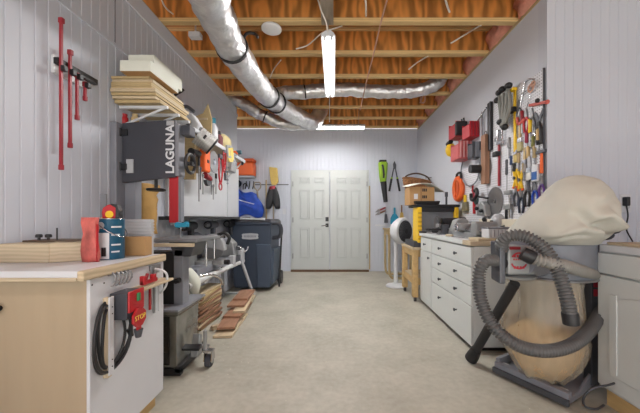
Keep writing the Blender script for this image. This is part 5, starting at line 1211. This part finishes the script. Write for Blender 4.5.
part('body', MB().ball((0, -.0, .10), .075, (1, 1.25, .9)), YELLOW, o, False, smooth=True); part('grip', MB().cyl((-.05, .09, .12), (.06, .10, .12), .03), BLACK, o, False, smooth='auto'); part('tip', MB().cyl((0, -.08, .09), (0.03, -.13, .06), .02), BLACK, o, False, smooth='auto')
wire([on_right(463, 160, .03), on_right(461, 172, .03), on_right(464, 182, .05), on_right(470, 186, .05), on_right(477, 180, .05), on_right(480, 165, .03), on_right(480.5, 150, .03)], .008, GREYM, 'grey hose loop hanging below the lower bins')
o = thing('cord_reel', 'orange plastic cord winder hanging on the right wall below the bins', 'cord reel', M=FR(460.5, 189, .02))
part('frame', MB().torus((0, 0, .03), .115, .035, n=30, sc=(1.0, 1.2)), ORANGE, o, False, smooth=True); part('handle', MB().tube(spline([(-.07, .12, .03), (-.03, .2, .03), (.06, .2, .03), (.09, .12, .03)]), .016), BLACK, o, False, smooth=True)
part('core', MB().box((-.03, -.12, .0), (.03, .12, .05)), mat('dark orange', (200, 84, 34)), o, False, bevel=.01)
def driver(px, py, l, m, label, sh=STEEL):
    o = thing('screwdriver', label, 'screwdriver', M=FR(px, py, .02), group=GT); part('handle', MB().lathe([(.012, 0), (.018, .01), (.014, l*.3), (.018, l*.45), (.012, l*.5)], M=Matrix.Rotation(-math.pi/2, 4, 'X'), n=14), m, o, False, smooth='auto')
    part('shaft', MB().cyl((0, 0, 0), (0, -l*.6, 0), .005), sh, o, False); return o
driver(473, 192, .17, RED, 'red handled screwdriver on the lower pegboard')
o = thing('dust_brush', 'small brush with pale yellow handle tip standing above the cabinet on the right wall', 'brush', M=FR(467, 206, .02))
part('head', MB().prism([(-.07, -.07), (.07, -.07), (.05, .05), (-.05, .05)], 0, .04), mat('olive bristle', (118, 112, 88), .9), o, False, bevel=.006); part('handle', MB().cyl((-.01, .05, .02), (-.01, .14, .02), .018), YELLOW, o, False, smooth='auto')
o = thing('pulley', 'round dark green pad hanging right of the red screwdriver', 'pad', M=FR(477.5, 200, .01))
part('disc', MB().lathe([(.05, 0), (.055, .02), (.03, .035), (0, .036)], n=24), mat('dark green', (58, 84, 84), .5), o, False, smooth='auto'); part('handle', MB().cyl((0, .04, .02), (.0, .11, .02), .012), LGREY, o, False)
def blade(px, py, r, label, hubm=BLACK, hub=.03, hd=.09, kk=64):
    o = thing('saw_blade', label, 'saw blade', M=FR(px, py, .026), group='round blades on the right wall')
    tt = [((r if k % 2 else r*.95)*math.cos(2*math.pi*k/kk), (r if k % 2 else r*.95)*math.sin(2*math.pi*k/kk)) for k in range(kk)]
    part('disc', MB().prism(tt, 0, .004), STEEL, o, False); part('hub', MB().cyl((0, 0, .003), (0, 0, hd), hub, hub*.9, 20), hubm, o, False, smooth='auto'); return o
blade(484.5, 169, .15, 'grey round blade with a black cylinder, upper one right of the bins', hub=.05, hd=.16)
blade(495, 201, .15, 'large plain grey disc hanging lowest on the right wall', STEEL, .02, .02)
o = thing('timber_stick', 'brown hardwood stick hanging beside the black bar on the right wall', 'stick', M=FR(487.5, 159, .03))
part('stick', MB().box((-.045, -.27, 0), (.045, .26, .05)), REDW, o, False, bevel=.004); part('hang_loop', MB().torus((0, .28, .02), .02, .004), BLACK, o, False)
o = thing('steel_rule', 'long black steel bar hanging upright on the right wall', 'bar', M=FR(491.5, 126, .02))
part('bar', MB().box((-.035, -.26, 0), (.035, .25, .03)), BLACK, o, False, bevel=.006); part('edge', MB().box((.02, -.26, .029), (.034, .25, .034)), DGREYM, o, False)
o = thing('t_square', 'thin steel square with a cross arm left of the long black bar', 'square', M=FR(482.5, 124, .02))
part('blade', MB().box((-.012, -.14, 0), (.012, .14, .01)), STEEL, o, False); part('arm', MB().cyl((-.06, .06, .02), (.14, .13, .03), .009), CHROME, o, False, smooth='auto')
o = thing('coat_hook', 'black curved hook arm reaching over the large grey disc', 'hook', M=FR(481, 197, .03))
part('arm', MB().tube(spline([(-.13, .04, .05), (-.08, -.02, .07), (.0, -.03, .08), (.07, .02, .08), (.04, .08, .07), (-.02, .07, .06)]), .02, 12), BLACK, o, False, smooth=True); part('rod', MB().cyl((.06, .0, .07), (.24, -.03, .05), .01), BLACK, o, False)
o = thing('pipe_wrench', 'red pipe wrench hanging low on the right wall above the lathe', 'wrench', M=FR(475, 202, .02))
part('handle', MB().box((-.02, -.14, 0), (.02, .06, .02)), RED, o, False, bevel=.005); part('jaw', MB().prism([(-.03, .06), (.04, .06), (.04, .10), (-.01, .13), (-.03, .1)], 0, .022), DRED, o, False, bevel=.003)
o = thing('hold_down', 'white cast metal fixture standing above the lathe against the wall', 'fixture', M=FR(487, 211, .03))
part('body', MB().prism([(-.10, -.05), (.10, -.06), (.07, .06), (.0, .11), (-.07, .05)], 0, .07), CAST, o, False, bevel=.012); part('knob', MB().ball((-.05, .03, .09), .022).ball((.05, .0, .09), .02), BLACK, o, False, smooth=True)
# grey folded stand high on the wall
tp = thing('folded_tripod', 'grey folded tripod stand with black knobs hanging high on the pegboard edge', 'tripod', M=FR(509, 108, .03))
for (u0, u1) in ((-.07, -.02), (-.01, .01), (.06, .03)):
    part('leg', MB().tube([(u0, .14, .05), (u1, -.16, .05)], .022, 12), mat('tripod grey', (118, 118, 112), .5), tp, False, smooth='auto')
part('curved_leg', MB().tube(spline([(.08, .14, .06), (.11, .05, .06), (.10, -.06, .06), (.05, -.15, .06)]), .016, 10), mat('tripod grey', (118, 118, 112)), tp, False, smooth=True)
for q in ((-.06, .17), (-.01, .18), (.09, .17), (-.09, .11), (-.04, -.12), (.03, -.19)): part('knob', MB().ball((q[0], q[1], .06), .033, (1.1, .9, 1)), BLACK, tp, False, smooth=True)
o = thing('c_clamp', 'steel clamp hanging under the folded tripod', 'clamp', M=FR(502, 139, .03))
part('body', MB().prism([(-.05, -.05), (.05, -.05), (.05, -.02), (-.02, -.02), (-.02, .10), (-.05, .10)], 0, .03), CHROME, o, False, bevel=.005); part('screw', MB().cyl((.03, -.06, .015), (.03, .12, .015), .008), CHROME, o, False, smooth='auto'); part('knob', MB().ball((.03, .12, .015), .025), BLACK, o, False, smooth=True)
def barcl(px, y0, y1, m, label):
    a, b = on_right(px, y0, .03), on_right(px, y1, .03); L_ = a.z-b.z
    o = thing('bar_clamp', label, 'clamp', M=frame(b, (0, -1, 0), (0, 0, 1)), group='bar clamps on the right wall')
    part('bar', MB().box((-.014, 0, 0), (.014, L_, .012)), m, o, False, bevel=.002); part('jaw', MB().box((-.05, L_*.62, -.002), (.02, L_*.62+.05, .05)), BLACK, o, False, bevel=.008); part('head', MB().box((-.03, L_-.03, -.002), (.025, L_, .04)), CHROME if m is DRED else m, o, False, bevel=.006)
    return o
barcl(499.5, 138, 186, DRED, 'dark red bar clamp hanging above the large grey disc')
barcl(515.5, 88, 152, YELLOW, 'long bright yellow bar hanging at the left of the pegboard')
# pegboard tools
def pliers(px, py, s, m, label):
    o = thing('pliers', label, 'pliers', M=FR(px, py, .03), group=GT)
    for q in (-1, 1): part('handle', MB().tube(spline([(q*.006, 0, 0), (q*.03*s, -.05*s, 0), (q*.02*s, -.13*s, 0)]), .009*s, 10), m, o, False, smooth=True)
    part('jaws', MB().prism([(-.018*s, -.01), (.018*s, -.01), (.012*s, .04*s), (.003*s, .075*s), (-.003*s, .075*s), (-.012*s, .04*s)], -.006, .006), STEEL, o, False); return o
def brush(px, py, l, wd, hm, bm_, label):
    o = thing('paint_brush', label, 'brush', M=FR(px, py, .03), group=GT)
    part('handle', MB().prism([(-.008, l*.5), (.008, l*.5), (.016, l*.15), (.013, 0), (-.013, 0), (-.016, l*.15)], -.007, .007), hm, o, False, bevel=.003)
    part('ferrule', MB().box((-wd/2, -.04, -.01), (wd/2, 0, .01)), CHROME, o, False); part('bristles', MB().box((-wd/2, -.04-l*.3, -.011), (wd/2, -.04, .011)), bm_, o, False, bevel=.003); return o
def chis(px, py, l, m, label, bm_=STEEL):
    o = thing('chisel', label, 'chisel', M=FR(px, py, .03), group=GT)
    part('handle', MB().lathe([(.010, 0), (.015, .01), (.013, l*.25), (.016, l*.45), (.01, l*.5)], M=Matrix.Rotation(-math.pi/2, 4, 'X'), n=14), m, o, False, smooth='auto')
    part('blade', MB().box((-.009, -l*.5, -.003), (.009, 0, .003)), bm_, o, False); return o
def hammer(px, py, l, m, label):
    o = thing('hammer', label, 'hammer', M=FR(px, py, .03), group=GT)
    part('handle', MB().cyl((0, -l, 0), (0, 0, 0), .013, .010), m, o, False, smooth='auto'); part('head', MB().box((-.05, -.012, -.014), (.045, .016, .014)), DGREYM, o, False, bevel=.005); return o
o = thing('coral_bracket', 'coral red square bar sticking out at the pegboard edge', 'bracket', M=FR(539, 103.5, .03) @ Matrix.Rotation(math.radians(-14), 4, 'Z'))
part('bar', MB().box((-.10, -.014, 0), (.10, .009, .022)), CORAL, o, False, bevel=.004); part('knob', MB().ball((.02, .02, .03), .018), BLACK, o, False, smooth=True); part('end_cap', MB().cyl((.10, -.003, .011), (.115, -.003, .011), .017), CORAL, o, False)
o = thing('hacksaw', 'thin wire framed saw high on the pegboard', 'saw', M=FR(526, 100, .03) @ Matrix.Rotation(math.radians(-22), 4, 'Z'))
part('frame', MB().tube(spline([(-.06, -.16, 0), (-.07, .1, 0), (-.04, .16, 0), (.05, .16, 0)]), .006, 8).tube([(.03, -.14, 0), (.05, .16, 0)], .004, 8), CHROME, o, False, smooth=True); part('handle', MB().tube(spline([(-.07, -.15, 0), (-.02, -.2, 0), (.05, -.15, 0)]), .015, 10), CORAL, o, False, smooth=True)
o = thing('wire_hook', 'coral and steel coil hook at the top of the pegboard', 'hook', M=FR(532, 88, .03))
part('coil', MB().torus((0, 0, .01), .03, .008).torus((.04, .015, .02), .022, .006), COP, o, False, smooth=True); part('arm', MB().cyl((-.12, .0, .01), (0, .0, .01), .005), CHROME, o, False)
o = thing('snips', 'black handled metal snips hanging at the right of the pegboard', 'snips', M=FR(539, 121, .03))
for q in (-1, 1): part('blade', MB().prism([(q*.005, -.02), (q*.06, .08), (q*.045, .09), (-q*.005, .02)], -.004, .004), DGREYM, o, False)
for q in (-1, 1): part('handle', MB().tube(spline([(0, -.01, 0), (q*.022, -.08, 0), (q*.018+.01, -.19, 0)]), .014, 10), BLACK, o, False, smooth=True)
pliers(532, 117, 1., DGREYM, 'grey pliers hanging left of the black snips')
hammer(541.5, 152, .17, ORANGE, 'orange handled hammer at the right edge of the pegboard')
brush(520, 138, .26, .06, TANW, mat('pale bristle', (176, 168, 126), .9), 'wide paint brush with pale bristles on the pegboard beside the yellow bar')
brush(524.8, 160, .22, .05, TANW, mat('grey bristle', (140, 134, 130), .9), 'grey bristled paint brush in the middle of the pegboard')
chis(522, 122, .2, DRED, 'dark red handled chisel near the top middle of the pegboard')
chis(530, 133, .24, YELLOW, 'yellow handled chisel in the middle of the pegboard')
chis(526.5, 143, .2, mat('crimson grip', (150, 40, 70), .5), 'crimson handled chisel beside the yellow handled one')
chis(528, 158, .2, ORW, 'wooden handled chisel below the yellow handled one')
chis(518.5, 163, .18, TANW, 'tan wooden handled chisel at the lower left of the pegboard')
chis(534.5, 158, .2, TANW, 'tan wooden handled chisel right of the middle of the pegboard')
driver(511.5, 165, .17, mat('blue grip', (52, 72, 110), .5), 'blue grey handled screwdriver at the left of the pegboard')
driver(507, 175, .3, DGREYM, 'long dark file left of the yellow spring clamps')
for (px, py, lab) in ((515.5, 178, 'yellow spring clamp, left one of the pair low on the pegboard'), (520.5, 180, 'yellow spring clamp, right one of the pair low on the pegboard')):
    o = thing('spring_clamp', lab, 'clamp', M=FR(px, py, .03), group=GT)
    for q in (-1, 1): part('arm', MB().tube(spline([(q*.03, .08, 0), (q*.005, .0, 0), (-q*.025, -.08, 0)]), .012, 10), YELLOW, o, False, smooth=True)
    part('spring', MB().cyl((0, 0, -.015), (0, 0, .02), .014), DGREYM, o, False); part('tip', MB().ball((.026, -.085, 0), .014).ball((-.026, -.085, 0), .014), ORANGE, o, False, smooth=True)
o = thing('glue_bottle', 'white and blue labelled tube hanging low at the right of the pegboard', 'tube', M=FR(536.5, 173, .03))
part('tube', MB().box((-.035, -.07, -.012), (.035, .07, .02)), WHITE, o, False, bevel=.006); part('label_panel', MB().box((-.03, -.055, .019), (.03, .01, .022)), mat('blue label', (36, 90, 160), .5), o, False)
pliers(541.5, 184, .9, PURPLE, 'purple gripped pliers low at the right edge of the pegboard')
pliers(527, 190, 1.1, BLACK, 'black gripped pliers just above the canvas bag')
pliers(531, 178, .9, DGREYM, 'grey gripped pliers left of the blue labelled tube')
pliers(521, 197, 1.1, mat('dark blue grip', (46, 52, 70), .5), 'dark blue gripped pliers low on the pegboard beside the canvas bag')
o = thing('quick_clamp', 'silver clamp standing low at the left of the pegboard beside the canvas bag', 'clamp', M=FR(511, 203, .03))
part('bar', MB().box((-.012, -.14, 0), (.012, .12, .014)), CHROME, o, False); part('jaw', MB().box((-.07, .08, -.004), (.02, .12, .03)), CAST, o, False, bevel=.006); part('slide', MB().box((-.07, -.06, -.004), (.03, -.01, .035)), CAST, o, False, bevel=.006); part('handle', MB().cyl((-.05, -.06, .015), (-.05, -.15, .015), .013), BLACK, o, False, smooth='auto')

for (px, py, l, m, lab) in ((509, 148, .2, STEEL, 'plain steel rasp left of the wide pale paint brush'), (514, 172, .16, BLACK, 'black handled chisel left of the yellow spring clamps'), (538, 141, .2, ORW, 'wooden handled chisel left of the orange handled hammer'), (533, 147, .18, mat('olive grip', (120, 120, 60), .5), 'olive handled chisel right of the crimson handled one'), (524, 172, .16, TANW, 'tan handled chisel right of the yellow spring clamps')):
    chis(px, py, l, m, lab)
for (px, py, m, lab) in ((519, 108, DGREYM, 'dark grey pliers high on the pegboard beside the yellow bar'), (526, 117, RED, 'red gripped pliers high in the middle of the pegboard'), (534, 133, CHROME, 'bright steel pliers right of the yellow handled chisel'), (516, 192, DGREYM, 'dark grey pliers low at the left of the pegboard'), (535, 190, BLUE, 'blue gripped pliers just above the canvas bag')):
    pliers(px, py, 1.0, m, lab)
brush(529.5, 168, .2, .06, LGREY, mat('white bristle', (206, 204, 198), .9), 'white bristled paint brush beside the blue labelled tube')
brush(516, 150, .24, .05, YELLOW, mat('straw bristle', (190, 170, 110), .9), 'yellow handled paint brush at the left of the pegboard')
